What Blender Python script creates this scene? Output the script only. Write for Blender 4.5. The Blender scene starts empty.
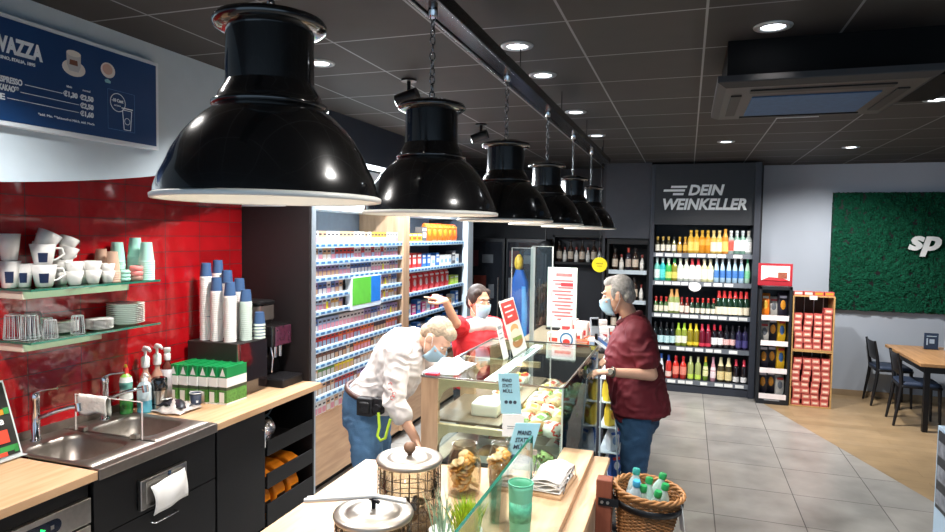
import bpy, bmesh, math, random
from math import sin, cos, pi, radians as R
from mathutils import Vector as V, Matrix, Euler, noise as NZ
random.seed(7)
SC = bpy.context.scene
COL = SC.collection

# ------------------------------------------------------------ camera
cd = bpy.data.cameras.new('camera'); cam = bpy.data.objects.new('camera', cd); COL.objects.link(cam)
cd.sensor_width = 36.0; cd.lens = 640.0 / 945.0 * 36.0; cd.clip_start = 0.05; cd.clip_end = 100
def cam_matrix(yaw, pitch, roll, loc):
    cy, sy, cp, sp = cos(yaw), sin(yaw), cos(pitch), sin(pitch)
    f = V((-sy*cp, cy*cp, sp)); r = V((cy, sy, 0)); u = r.cross(f)
    c, s = cos(roll), sin(roll)
    r, u = c*r + s*u, -s*r + c*u
    m = Matrix((r, u, -f)).transposed().to_4x4(); m.translation = loc
    return m
cam.matrix_world = cam_matrix(0.32343, -0.049347, 0.015265, V((0, 0, 2.0)))
SC.camera = cam

# ------------------------------------------------------------ world, exposure
w = bpy.data.worlds.new('daylight'); SC.world = w; w.use_nodes = True
bg = w.node_tree.nodes['Background']; bg.inputs['Color'].default_value = (0.55, 0.77, 1.0, 1); bg.inputs['Strength'].default_value = 0.8
SC.view_settings.view_transform = 'Standard'; SC.view_settings.look = 'None'
SC.view_settings.exposure = 0.35; SC.view_settings.gamma = 1.0; SC.view_settings.use_curve_mapping = False
SC.cycles.use_denoising = True; SC.cycles.max_bounces = 7; SC.cycles.diffuse_bounces = 3
SC.cycles.glossy_bounces = 3; SC.cycles.transmission_bounces = 5; SC.cycles.transparent_max_bounces = 16
SC.cycles.sample_clamp_indirect = 4.0; SC.cycles.caustics_reflective = False; SC.cycles.caustics_refractive = False

LAMP_POWER = 20.0       # bulb in each pendant
SPOT_POWER = 95.0       # recessed downlights
STRIP_POWER = 60.0      # added fill strips that brighten the kiosk rack
def light(name, kind, loc, power, color, rot=(0, 0, 0), **k):
    l = bpy.data.lights.new(name, kind); l.energy = power; l.color = color
    for a, b in k.items(): setattr(l, a, b)
    o = bpy.data.objects.new(name, l); o.location = loc; o.rotation_euler = rot; COL.objects.link(o); return o
NEUTRAL = (1.0, 0.93, 0.84); COOL = (0.9, 0.96, 1.0)

# ------------------------------------------------------------ materials
def lin(c):
    if isinstance(c, str):
        c = [int(c[i:i+2], 16) / 255 for i in (0, 2, 4)]
        c = [x / 12.92 if x <= .04045 else ((x + .055) / 1.055) ** 2.4 for x in c]
    return (c[0], c[1], c[2], 1)
MATS = {}
def M(name, col='808080', rough=.5, metal=0., var=.06, scale=14., bump=0., bscale=60., emit=None, es=0., coat=0., spec=.5):
    if name in MATS: return MATS[name]
    m = bpy.data.materials.new(name); m.use_nodes = True; n = m.node_tree.nodes; L = m.node_tree.links
    b = n['Principled BSDF']; c = lin(col)
    b.inputs['Roughness'].default_value = rough; b.inputs['Metallic'].default_value = metal
    b.inputs['Coat Weight'].default_value = coat; b.inputs['Specular IOR Level'].default_value = spec
    b.inputs['Base Color'].default_value = c
    if var > 0 or bump > 0:
        tc = n.new('ShaderNodeTexCoord')
    if var > 0:
        t = n.new('ShaderNodeTexNoise'); t.inputs['Scale'].default_value = scale; t.inputs['Detail'].default_value = 3
        L.new(tc.outputs['Object'], t.inputs['Vector'])
        r = n.new('ShaderNodeValToRGB'); r.color_ramp.elements[0].position = .3; r.color_ramp.elements[1].position = .7
        r.color_ramp.elements[0].color = tuple(x * (1 - var) for x in c[:3]) + (1,)
        r.color_ramp.elements[1].color = tuple(min(1, x * (1 + var)) for x in c[:3]) + (1,)
        L.new(t.outputs['Fac'], r.inputs['Fac']); L.new(r.outputs['Color'], b.inputs['Base Color'])
    if bump > 0:
        t2 = n.new('ShaderNodeTexNoise'); t2.inputs['Scale'].default_value = bscale
        L.new(tc.outputs['Object'], t2.inputs['Vector'])
        bp = n.new('ShaderNodeBump'); bp.inputs['Strength'].default_value = bump; bp.inputs['Distance'].default_value = .01
        L.new(t2.outputs['Fac'], bp.inputs['Height']); L.new(bp.outputs['Normal'], b.inputs['Normal'])
    if emit:
        b.inputs['Emission Color'].default_value = lin(emit); b.inputs['Emission Strength'].default_value = es
    MATS[name] = m; return m
def glass(name, tint='ffffff', rough=.02, fac=1.0, spread=.5):
    if name in MATS: return MATS[name]
    m = bpy.data.materials.new(name); m.use_nodes = True; n = m.node_tree.nodes; L = m.node_tree.links
    n.remove(n['Principled BSDF']); out = n['Material Output']
    t = n.new('ShaderNodeBsdfTransparent'); t.inputs['Color'].default_value = lin(tint)
    g = n.new('ShaderNodeBsdfGlossy'); g.inputs['Roughness'].default_value = rough
    fr = n.new('ShaderNodeLayerWeight'); fr.inputs['Blend'].default_value = .5
    pw = n.new('ShaderNodeMath'); pw.operation = 'POWER'; pw.inputs[1].default_value = 4.5; L.new(fr.outputs['Facing'], pw.inputs[0])
    ad = n.new('ShaderNodeMath'); ad.operation = 'MULTIPLY_ADD'; ad.inputs[1].default_value = .9; ad.inputs[2].default_value = .035; L.new(pw.outputs[0], ad.inputs[0])
    mu = n.new('ShaderNodeMath'); mu.operation = 'MULTIPLY'; mu.inputs[1].default_value = fac
    mx = n.new('ShaderNodeMixShader')
    mu.use_clamp = True; L.new(ad.outputs[0], mu.inputs[0]); L.new(mu.outputs[0], mx.inputs[0]); L.new(t.outputs[0], mx.inputs[1]); L.new(g.outputs[0], mx.inputs[2])
    L.new(mx.outputs[0], out.inputs['Surface']); MATS[name] = m; return m
def brickmat(name, axes, bw, bh, off, c1, c2, mortar, ms, rough, bump=0., wav=0., wscale=6., offset=0., rmort=.6, nvar=.0, nscale=2., spec=.5, glaze=0.):
    m = bpy.data.materials.new(name); m.use_nodes = True; n = m.node_tree.nodes; L = m.node_tree.links; b = n['Principled BSDF']
    b.inputs['Specular IOR Level'].default_value = spec; b.inputs['Coat Weight'].default_value = glaze; b.inputs['Coat Roughness'].default_value = .05
    tc = n.new('ShaderNodeTexCoord'); sp = n.new('ShaderNodeSeparateXYZ'); cb = n.new('ShaderNodeCombineXYZ')
    L.new(tc.outputs['Object'], sp.inputs[0])
    for i, a in enumerate(axes):
        ad = n.new('ShaderNodeMath'); ad.operation = 'ADD'; ad.inputs[1].default_value = -off[i] + (bw, bh)[i] * 60
        L.new(sp.outputs['XYZ'.index(a)], ad.inputs[0]); L.new(ad.outputs[0], cb.inputs[i])
    br = n.new('ShaderNodeTexBrick'); br.offset = offset; br.squash = 1; br.inputs['Scale'].default_value = 1
    br.inputs['Brick Width'].default_value = bw; br.inputs['Row Height'].default_value = bh; br.inputs['Mortar Size'].default_value = ms
    br.inputs['Mortar Smooth'].default_value = .1; br.inputs['Bias'].default_value = 0
    for k, c in zip(('Color1', 'Color2', 'Mortar'), (c1, c2, mortar)): br.inputs[k].default_value = lin(c)
    L.new(cb.outputs[0], br.inputs['Vector'])
    src = br.outputs['Color']
    if nvar:
        t = n.new('ShaderNodeTexNoise'); t.inputs['Scale'].default_value = nscale; t.inputs['Detail'].default_value = 5; L.new(tc.outputs['Object'], t.inputs['Vector'])
        mr = n.new('ShaderNodeMapRange'); mr.inputs['From Min'].default_value = .3; mr.inputs['From Max'].default_value = .7
        mr.inputs['To Min'].default_value = 1 - nvar; mr.inputs['To Max'].default_value = 1 + nvar; L.new(t.outputs['Fac'], mr.inputs['Value'])
        mx = n.new('ShaderNodeMix'); mx.data_type = 'RGBA'; mx.blend_type = 'MULTIPLY'; mx.inputs['Factor'].default_value = 1
        L.new(src, mx.inputs['A']); L.new(mr.outputs[0], mx.inputs['B']); src = mx.outputs['Result']
    L.new(src, b.inputs['Base Color'])
    rr = n.new('ShaderNodeMapRange'); rr.inputs['To Min'].default_value = rough; rr.inputs['To Max'].default_value = rmort
    L.new(br.outputs['Fac'], rr.inputs['Value']); L.new(rr.outputs[0], b.inputs['Roughness'])
    if bump or wav:
        inv = n.new('ShaderNodeMath'); inv.operation = 'MULTIPLY'; inv.inputs[1].default_value = -bump; L.new(br.outputs['Fac'], inv.inputs[0])
        h = inv.outputs[0]
        if wav:
            t2 = n.new('ShaderNodeTexNoise'); t2.inputs['Scale'].default_value = wscale; t2.inputs['Detail'].default_value = 2; L.new(tc.outputs['Object'], t2.inputs['Vector'])
            ma = n.new('ShaderNodeMath'); ma.operation = 'MULTIPLY_ADD'; ma.inputs[1].default_value = wav
            L.new(t2.outputs['Fac'], ma.inputs[0]); L.new(h, ma.inputs[2]); h = ma.outputs[0]
        bp = n.new('ShaderNodeBump'); bp.inputs['Strength'].default_value = 1; bp.inputs['Distance'].default_value = 1
        L.new(h, bp.inputs['Height']); L.new(bp.outputs['Normal'], b.inputs['Normal'])
    MATS[name] = m; return m
def woodmat(name, c1='', c2='', rough=.45, axis='Y', stretch=9., scale=3., spec=.4):
    if name in MATS: return MATS[name]
    m = bpy.data.materials.new(name); m.use_nodes = True; n = m.node_tree.nodes; L = m.node_tree.links; b = n['Principled BSDF']
    tc = n.new('ShaderNodeTexCoord'); mp = n.new('ShaderNodeMapping'); s = [scale*stretch]*3; s['XYZ'.index(axis)] = scale
    mp.inputs['Scale'].default_value = s; t = n.new('ShaderNodeTexNoise'); t.inputs['Scale'].default_value = 1; t.inputs['Detail'].default_value = 6
    r = n.new('ShaderNodeValToRGB'); r.color_ramp.elements[0].position = .35; r.color_ramp.elements[1].position = .65
    r.color_ramp.elements[0].color = lin(c1); r.color_ramp.elements[1].color = lin(c2)
    L.new(tc.outputs['Object'], mp.inputs[0]); L.new(mp.outputs[0], t.inputs['Vector']); L.new(t.outputs['Fac'], r.inputs[0]); L.new(r.outputs[0], b.inputs['Base Color'])
    b.inputs['Roughness'].default_value = rough; b.inputs['Specular IOR Level'].default_value = spec; MATS[name] = m; return m

# ------------------------------------------------------------ mesh builder
class MB:
    def __init__(s): s.v = []; s.f = []; s.mi = []; s.sm = []
    def add(s, vs, fs, mi=0, smooth=False, mat=None):
        o = len(s.v)
        s.v += [tuple(mat @ V(p)) if mat is not None else tuple(p) for p in vs]
        for f in fs: s.f.append([i + o for i in f]); s.mi.append(mi); s.sm.append(smooth)
        return s
    def box(s, x0, x1, y0, y1, z0, z1, mi=0, mat=None):
        x0, x1 = sorted((x0, x1)); y0, y1 = sorted((y0, y1)); z0, z1 = sorted((z0, z1))
        vs = [(x, y, z) for z in (z0, z1) for y in (y0, y1) for x in (x0, x1)]
        return s.add(vs, [(0, 2, 3, 1), (4, 5, 7, 6), (0, 1, 5, 4), (2, 6, 7, 3), (0, 4, 6, 2), (1, 3, 7, 5)], mi, False, mat)
    def loft(s, rings, mi=0, cap0=True, cap1=True, smooth=True, mat=None):
        n = len(rings[0]); vs = [p for r in rings for p in r]; fs = []
        for i in range(len(rings) - 1):
            for j in range(n):
                a, b = i*n + j, i*n + (j+1) % n; fs.append((a, b, b + n, a + n))
        s.add(vs, fs, mi, smooth, mat)
        if cap0: s.add(rings[0], [tuple(range(n))[::-1]], mi, False, mat)
        if cap1: s.add(rings[-1], [tuple(range(n))], mi, False, mat)
        return s
    def lathe(s, prof, c=(0, 0, 0), n=20, mi=0, smooth=True, cap0=True, cap1=True, mat=None, mis=None):
        rings = [[(c[0] + r*cos(2*pi*k/n), c[1] + r*sin(2*pi*k/n), c[2] + z) for k in range(n)] for r, z in prof]
        if mis is None: return s.loft(rings, mi, cap0, cap1, smooth, mat)
        for i in range(len(rings) - 1): s.loft(rings[i:i+2], mis[i], False, False, smooth, mat)
        if cap0: s.add(rings[0], [tuple(range(n))[::-1]], mis[0], False, mat)
        if cap1: s.add(rings[-1], [tuple(range(n))], mis[-1], False, mat)
        return s
    def cyl(s, p0, p1, r0, r1=None, n=14, mi=0, cap=True):
        if r1 is None: r1 = r0
        p0, p1 = V(p0), V(p1); d = (p1 - p0).normalized(); a = d.orthogonal().normalized(); b = d.cross(a)
        rg = lambda p, r: [tuple(p + (a*cos(2*pi*k/n) + b*sin(2*pi*k/n))*r) for k in range(n)]
        return s.loft([rg(p0, r0), rg(p1, r1)], mi, cap, cap)
    def tube(s, pts, r, n=8, mi=0, closed=False, cap=True):
        pts = [V(p) for p in pts]; rings = []; a = None; m = len(pts)
        rs = r if isinstance(r, (list, tuple)) else [r]*m
        for i, p in enumerate(pts):
            if closed: d = pts[(i+1) % m] - pts[i-1]
            else: d = pts[min(i+1, m-1)] - pts[max(i-1, 0)]
            d.normalize()
            a = d.orthogonal().normalized() if a is None else (a - d*a.dot(d)).normalized()
            b = d.cross(a); rings.append([tuple(p + (a*cos(2*pi*k/n) + b*sin(2*pi*k/n))*rs[i]) for k in range(n)])
        if closed: rings.append(rings[0])
        return s.loft(rings, mi, cap and not closed, cap and not closed)
    def ell(s, c, r, mi=0, mat=None, n=16, m=10, rot=None):
        r = (r, r, r) if not isinstance(r, (tuple, list)) else r
        q = rot.to_matrix() if isinstance(rot, Euler) else rot
        def T(x, y, z):
            p = V((x*r[0], y*r[1], z*r[2])); p = q @ p if q is not None else p
            return tuple(p + V(c))
        vs = [T(0, 0, -1)] + [T(sin(pi*i/m)*cos(2*pi*j/n), sin(pi*i/m)*sin(2*pi*j/n), -cos(pi*i/m)) for i in range(1, m) for j in range(n)] + [T(0, 0, 1)]
        fs = [(0, 1 + (j+1) % n, 1 + j) for j in range(n)]
        for i in range(m - 2):
            for j in range(n):
                a, b = 1 + i*n + j, 1 + i*n + (j+1) % n; fs.append((a, b, b + n, a + n))
        o = 1 + (m-2)*n; fs += [(o + j, o + (j+1) % n, len(vs) - 1) for j in range(n)]
        return s.add(vs, fs, mi, True, mat)
    def cap(s, p0, r0, p1, r1, mi=0, n=14):       # round-ended tapered limb
        s.cyl(p0, p1, r0, r1, n, mi); s.ell(p0, r0, mi, n=n, m=8); s.ell(p1, r1, mi, n=n, m=8); return s
    def prism(s, poly, axis, a, b, mi=0, smooth=False):
        def P(u, v, t): return {'X': (t, u, v), 'Y': (u, t, v), 'Z': (u, v, t)}[axis]
        return s.loft([[P(u, v, a) for u, v in poly], [P(u, v, b) for u, v in poly]], mi, smooth=smooth)
    def quad(s, a, b, c, d, mi=0): return s.add([a, b, c, d], [(0, 1, 2, 3)], mi)
    def mesh(s, name, mats):
        me = bpy.data.meshes.new(name); me.from_pydata(s.v, [], s.f); me.update()
        for m in (mats if isinstance(mats, (list, tuple)) else [mats]): me.materials.append(m)
        me.polygons.foreach_set('material_index', s.mi); me.polygons.foreach_set('use_smooth', s.sm)
        bm = bmesh.new(); bm.from_mesh(me); bmesh.ops.recalc_face_normals(bm, faces=bm.faces); bm.to_mesh(me); bm.free()
        return me
    def build(s, name, mats, parent=None, bevel=0., loc=None, rot=None, label=None, seg=2):
        o = bpy.data.objects.new(name, s.mesh(name, mats)); COL.objects.link(o)
        if parent is not None: o.parent = parent
        if loc is not None: o.location = loc
        if rot is not None: o.rotation_euler = rot
        if bevel > 0:
            b = o.modifiers.new('bevel', 'BEVEL'); b.width = bevel; b.segments = seg; b.limit_method = 'ANGLE'; b.angle_limit = R(40)
        if label: o['label'] = label
        return o
def tag(o, label, cat, group=None, kind=None):
    o['label'] = label; o['category'] = cat
    if group: o['group'] = group
    if kind: o['kind'] = kind
    return o
def thing(name, label, cat, loc=(0, 0, 0), rz=0, group=None):
    o = bpy.data.objects.new(name, None); o.empty_display_size = .05; COL.objects.link(o)
    o.location = loc; o.rotation_euler = (0, 0, rz); return tag(o, label, cat, group)
def struct(mb, name, mats, bevel=0.):
    o = mb.build(name, mats, bevel=bevel); o['kind'] = 'structure'; return o
def dup(o, parent=None):
    c = o.copy(); COL.objects.link(c)
    if parent is not None: c.parent = parent
    for ch in list(o.children): dup(ch, c)
    return c
class Kind:                                # builds a thing once, then copies it with its parts
    def __init__(s, make): s.make = make; s.first = None
    def put(s, label, cat, loc, rz=0, group=None, rot=None, scale=None):
        if s.first is None: o = s.first = s.make()
        else: o = dup(s.first)
        o.location = loc; o.rotation_euler = rot if rot is not None else (0, 0, rz)
        if scale is not None: o.scale = scale if isinstance(scale, (tuple, list)) else (scale,)*3
        tag(o, label, cat, group); return o
FACE_X = (pi/2, 0, pi/2); FACE_Y = (pi/2, 0, 0)     # text facing +X / facing -Y
def text(name, s, size, mat, parent, loc, rot, shear=0., bold=0., align='LEFT', ext=.0015, space=1.0, label=None, sx=1.0, fitw=None):
    cu = bpy.data.curves.new(name, 'FONT'); cu.body = s; cu.size = size; cu.shear = shear; cu.offset = bold
    cu.align_x = align; cu.extrude = ext; cu.space_character = space; cu.resolution_u = 3
    t = bpy.data.objects.new(name + '_curve', cu); COL.objects.link(t)
    dg = bpy.context.evaluated_depsgraph_get(); dg.update()
    me = bpy.data.meshes.new_from_object(t.evaluated_get(dg)); bpy.data.objects.remove(t)
    me.materials.clear(); me.materials.append(mat)
    o = bpy.data.objects.new(name, me); COL.objects.link(o)
    if fitw:
        xs = [q.co.x for q in me.vertices]; sx = fitw / (max(xs) - min(xs))
    if parent is not None: o.parent = parent
    o.location = loc; o.rotation_euler = rot; o.scale = (sx, 1, 1)
    if label: o['label'] = label
    return o
def remeshed(mb, name, mat, parent, vox, smooth=3, label=None, wrinkle=0., seed=0.):     # one continuous surface from overlapping volumes
    o = mb.build(name, mat, parent)
    m = o.modifiers.new('r', 'REMESH'); m.mode = 'VOXEL'; m.voxel_size = vox; m.use_smooth_shade = True
    m2 = o.modifiers.new('s', 'SMOOTH'); m2.factor = .5; m2.iterations = smooth
    dg = bpy.context.evaluated_depsgraph_get(); dg.update()
    me = bpy.data.meshes.new_from_object(o.evaluated_get(dg)); o.modifiers.clear(); o.data = me; me.name = name
    me.materials.clear(); me.materials.append(mat)
    if wrinkle:
        cs = [(v.co.copy(), v.normal.copy()) for v in me.vertices]
        for v, (c, n) in zip(me.vertices, cs):
            q = V((c.x*9 + seed, c.y*9, c.z*15)); d = NZ.noise(q + V((NZ.noise(c*6), 0, NZ.noise(c*7 + V((3, 1, 2)))))*1.6)
            v.co = c + n*wrinkle*((1 - abs(d)*2.6) + .5*NZ.noise(c*30))
    if label: o['label'] = label
    return o
# ------------------------------------------------------------ shared materials
BLACK = M('black_laminate', '0e0e10', .55, var=.1, spec=.35); BLACKM = M('black_metal', '131316', .35, .3, var=.1); BLACKG = M('gloss_black', '0b0b0d', .08, var=.0, coat=1)
WHITE = M('white_paint', 'e9e7e2', .55, var=.02); CREAM = M('cream', 'e6dcc8', .5, var=.03); WHITEP = M('white_porcelain', 'f0eee9', .12, var=.02, coat=.4)
PAPERW = M('white_paper', 'f2f1ee', .7, var=.03); STEEL = M('brushed_steel', 'b8b3ad', .28, 1., var=.08, scale=40); CHROME = M('chrome', 'dcdcde', .08, 1., var=0)
OAK = woodmat('oak_laminate', 'bd9670', 'cfab87', .45); OAKZ = woodmat('oak_upright', 'a8876a', 'bf9f80', .5, 'Z')
GLASS = glass('clear_glass', 'f4faf8'); GLASSG = glass('green_glass', 'b8dccb', fac=1.2); EDGE = M('glass_edge', '1f6f5c', .15, var=.05, coat=1)
RAIL = None
# ============================================================ SETTING
CH = 2.97
mats = [brickmat('floor_tiles', 'XY', .6, .6, (.24, .08), '9a9691', '918e8a', '625f5d', .004, .3, .0006, nvar=.26, nscale=2.6, rmort=.5),
        brickmat('oak_floor_planks', 'XY', 1.2, .15, (0, 0), 'a08868', '8f7859', '7d684d', .0015, .42, offset=.37, nvar=.14, nscale=4, rmort=.5)]
f = MB(); e = lambda y: .97 - (y - 8.3)*.34
f.add([(-4.5, -2.5, 0), (e(-2.5), -2.5, 0), (e(9.3), 9.3, 0), (-4.5, 9.3, 0)], [(0, 1, 2, 3)], 0)
f.add([(e(-2.5), -2.5, 0), (7, -2.5, 0), (7, 9.3, 0), (e(9.3), 9.3, 0)], [(0, 1, 2, 3)], 1)
struct(f, 'floor', mats)
struct(MB().box(-4.6, 7, -2.5, 9.4, CH, CH + .1), 'ceiling', brickmat('ceiling_panels', 'XY', .6, .6, (.05, 2.925), '302d2c', '2c2a29', '7c7f84', .006, .7, rmort=.45, nvar=.08, nscale=6))
wl = struct(MB().box(-3.3, -3.12, -2.5, 3.94, 0, CH), 'wall_left', brickmat('red_glazed_tiles', 'YZ', .3, .1, (2.31, .06), 'b3121a', '9d0d15', '35100f', .0022, .16, .002, wav=.012, wscale=9., nvar=.12, nscale=5, glaze=.8))
struct(MB().box(-3.3, -3.12, 3.94, 9.4, 0, CH), 'wall_kiosk', M('dark_navy_wall', '1d2431', .6))
struct(MB().box(-4.6, .93, 9.3, 9.45, 0, CH), 'wall_back', M('charcoal_wall', '23242a', .6))
struct(MB().box(.93, 7, 9.3, 9.45, 0, CH), 'wall_cafe', M('pale_wall', 'aab3c0', .7, var=.03, scale=2))
struct(MB().box(7, 7.1, -2.5, 9.45, 0, CH), 'wall_right', M('pale_wall', 'aab3c0'))
struct(MB().box(1.7, 7, 9.285, 9.3, 0, .075), 'baseboard_back', M('oak_skirting', '9a8468', .5))
# bulkhead over the coffee bar: white face with an arched lower edge, blue-black fascia over the kiosk rack
poly = [(-2.5, CH), (-2.5, 2.1)] + [(y, 2.16 + .055*max(0, y - 1.2)**2) for y in [x*.2 + .2 for x in range(1, 19)]] + [(3.93, 2.58), (3.93, CH)]
struct(MB().prism(poly, 'X', -2.72, -2.69), 'wall_bulkhead', M('white_bulkhead', 'b9c8d3', .6, var=.02))
struct(MB().box(-3.12, -2.72, 3.94, 7.7, 2.55, CH), 'wall_fascia', M('navy_fascia', '141c2a', .5))
struct(MB().box(-3.12, -2.74, 3.94, 7.7, 2.18, 2.55), 'trim_1', M('white_canopy', 'dfe9f0', .5, var=.02))
struct(MB().box(-3.12, -2.545, 3.942, 3.968, 0, 2.55), 'wall_panel', M('black_wall_panel', '1b1516', .5, var=.08))
struct(MB().box(-2.57, -2.54, 3.968, 4.02, 0, 2.55), 'trim_2', M('grey_profile', 'a9b4be', .35, .5))
# tall dark cabinets and display niches along the back wall
struct(MB().box(-1.05, -.47, 8.7, 9.3, 1.98, CH), 'wall_header', M('slate_header', '32343c', .6))
# ============================================================ CEILING FIXTURES
ENAMEL = M('black_enamel', '0f0f10', .2, var=0, coat=1); WIN = M('white_enamel', 'f4f1ea', .4, var=0)
BULB = M('glowing_bulb', 'ffffff', .3, var=0, emit='fff0d8', es=10)
def make_pendant():
    t = thing('pendant_lamp', '', 'lamp')
    out = [(.225, 0), (.222, .02), (.213, .045), (.2025, .066), (.19, .095), (.172, .124), (.155, .145), (.134, .166), (.112, .183)]
    MB().lathe(out + [(.108, .186)], n=48, cap0=False, cap1=False).lathe([(r - .004, z) for r, z in out], n=48, mi=1, cap0=False, cap1=True).build('shade', [ENAMEL, WIN], t)
    MB().lathe([(.221, 0), (.221, -.004), (.229, -.004), (.230, .004), (.225, .007), (.221, 0)], n=48, cap0=False, cap1=False).build('rim', WIN, t)
    c = MB().lathe([(.108, .183), (.117, .186), (.117, .194), (.108, .198), (.103, .212), (.093, .228), (.089, .236)], n=36)
    c.build('collar', ENAMEL, t)
    MB().lathe([(.089, .232), (.088, .345)], n=36).build('housing', ENAMEL, t)
    MB().lathe([(.086, .342), (.104, .345), (.113, .35), (.115, .357), (.111, .365), (.09, .368), (.07, .378), (.03, .385), (0.012, .386)], n=36).build('cap', ENAMEL, t)
    MB().ell((0, 0, .125), (.04, .04, .05)).build('bulb', BULB, t)
    ch = MB(); z = .383; k = 0
    while z < .66:
        h = .026; a = (k % 2)*pi/2 + .3*k; ring = []
        for q in range(10):
            u = 2*pi*q/10; ring.append((cos(u)*.0085*cos(a), cos(u)*.0085*sin(a), z + h/2 + sin(u)*h*.62))
        ch.tube(ring, .0027, 5, closed=True); z += h; k += 1
    ch.build('chain', M('steel_chain', '8e9092', .25, 1, var=0), t)
    MB().lathe([(.012, .655), (.016, .66), (.016, .69)], n=12).build('hook', CHROME, t)
    return t
pk = Kind(make_pendant)
names = ['nearest and largest glossy black dome pendant lamp, at the left of the row', 'second nearest glossy black dome pendant lamp in the row on steel chains',
         'third glossy black dome pendant lamp from the camera, over the glass food case', 'fourth glossy black dome pendant lamp from the camera, partly behind the third',
         'fifth glossy black dome pendant lamp, second from the far end of the row', 'farthest and smallest glossy black dome pendant lamp in the row']
for k in range(6):
    y = (1.14, 2.02, 2.95, 3.88, 4.81, 5.75)[k]
    pk.put(names[k], 'lamp', (-.83, y, 2.067), .35*k, 'black dome pendants over the counter')
    light('pendant_light', 'SPOT', (-.83, y, 2.067 + .05), LAMP_POWER*(.3, .5, .9, 1.1, 1.1, 1.1)[k], NEUTRAL, spot_size=R(150), spot_blend=.5, shadow_soft_size=.05)
t = thing('lighting_track', 'long black lighting track on the ceiling carrying the dome pendants', 'track', (-.83, 0, 2.755))
MB().box(-.035, .035, .6, 6.75, 0, .03).box(-.05, -.035, .6, 6.75, -.006, .045).box(.035, .05, .6, 6.75, -.006, .045).build('rail', M('track_black', '1a1b1e', .25, .6, var=0), t, .003)
m = MB()
for k in range(6): m.cyl((0, .95 + k*1.12, .03), (0, .95 + k*1.12, CH - 2.756), .003, n=6)
m.build('suspension_rod', BLACKM, t)
DL = M('downlight_trim', 'b9c0c4', .3, .4, var=0); DG = M('downlight_glow', 'ffffff', .3, var=0, emit='f4f8ff', es=9)
def make_down():
    t = thing('downlight', '', 'downlight')
    MB().lathe([(.052, -.001), (.055, -.008), (.082, -.006), (.085, 0), (.05, 0)], n=24, cap0=False, cap1=False).build('trim_ring', DL, t)
    MB().lathe([(.053, -.002), (.053, -.0015)], n=20).build('lens', DG, t)
    return t
dk = Kind(make_down)
DLS = [(-.86, 3.23, 'recessed round downlight right of the track, above the second pendant lamp'), (-.86, 3.85, 'recessed round downlight right of the track, above the third pendant lamp'),
       (-.86, 5.05, 'third recessed round downlight along the lighting track'), (-.86, 6.27, 'farthest recessed round downlight along the lighting track'),
       (.34, 3.25, 'bright recessed downlight in front of the black ceiling cassette, top right'), (.335, 6.95, 'small recessed downlight above the wine rack, below the ceiling cassette'),
       (1.585, 7.63, 'recessed downlight above the green moss panel'), (-2.03, 3.25, 'recessed downlight just right of the nearest pendant lamp, near the white bulkhead'),
       (2.83, 7.55, 'recessed downlight above the cafe table'), (.34, 1.45, ''), (-2.03, 1.45, ''), (1.585, 3.25, ''), (1.585, 5.2, ''), (-.86, 1.45, '')]
for x, y, l in DLS:
    dk.put(l or 'recessed downlight above or behind the camera, outside the photo', 'downlight', (x, y, CH), 0, 'recessed ceiling downlights')
for x, y, p, a, tx, ty in [(-.86, 3.23, 1, 1.5, 0, 0), (-.86, 3.85, 1, 1.5, 0, 0), (-.86, 5.05, 1, 1.5, 0, 0), (-.86, 6.27, 1, 1.5, 0, 0), (.34, 3.22, 1.0, 1.05, -8, 0), (.335, 6.95, 2.4, 2.0, 18, 0), (1.585, 7.63, 2.2, 1.9, 28, 0), (-2.03, 3.25, 2.2, 2.2, 0, 0),
                  (2.83, 7.55, .5, 1.6, 0, 0), (.34, 1.45, 1.5, 2.2, 0, 0), (-2.03, 1.45, 1.5, 2.3, 0, 0), (1.585, 3.25, .8, 1.8, 0, 0), (1.585, 5.2, .9, 1.8, 0, 0), (-.86, 1.45, .25, 1.6, 0, 0)]:
    light('downlight_beam', 'SPOT', (x, y, CH - .03), SPOT_POWER*p, (1, .965, .92), rot=(R(tx), R(ty), 0), spot_size=a, spot_blend=.7, shadow_soft_size=.05)
# adjustable spots over the kiosk rack
def make_spot():
    t = thing('spot_head', '', 'spotlight')
    MB().cyl((0, 0, 0), (0, 0, -.07), .012).lathe([(.05, -.012), (.05, 0)], n=18).build('bracket', BLACKM, t)
    MB().cyl((.06, 0, -.09), (-.08, 0, -.13), .04, n=18).build('barrel', BLACKM, t)
    MB().cyl((-.0805, 0, -.13), (-.082, 0, -.1302), .034, n=18).build('lens', DG, t)
    return t
sk = Kind(make_spot)
for x, y, l in [(-1.7, 3.75, 'black ceiling spot head left of the second pendant lamp'), (-1.75, 5.4, 'black ceiling spot head left of the third pendant lamp, farther back')]:
    sk.put(l, 'spotlight', (x, y, CH), 0, 'black spots aimed at the kiosk rack')
    light('spot_head_beam', 'SPOT', (x - .09, y, CH - .14), SPOT_POWER*2, COOL, rot=(0, R(-42), 0), spot_size=1.7, spot_blend=.6, shadow_soft_size=.04)
for y in (4.75, 6.35):
    light('rack_fill_light', 'AREA', (-2.42, y, 2.5), STRIP_POWER, COOL, rot=(0, R(-22), 0), shape='RECTANGLE', size=.1, size_y=1.45)  # fill light added to brighten the rack shelves
for y, ln, l in ((4.75, .7, 'added slim white light bar under the fascia, nearer one above the tobacco rack'), (6.35, .7, 'added slim white light bar under the fascia, farther one above the tobacco rack')):
    t = thing('light_bar', l, 'light', (-2.45, y, 2.515))  # light bar added to go with the fill light
    MB().box(-.03, .03, -ln, ln, 0, .03).build('tube', [M('strip_glow', 'ffffff', .4, var=0, emit='f0f8ff', es=3)], t, .006)
    MB().box(-.272, .04, -.02, .02, .03, .05).build('wall_arm', BLACKM, t)
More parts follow.
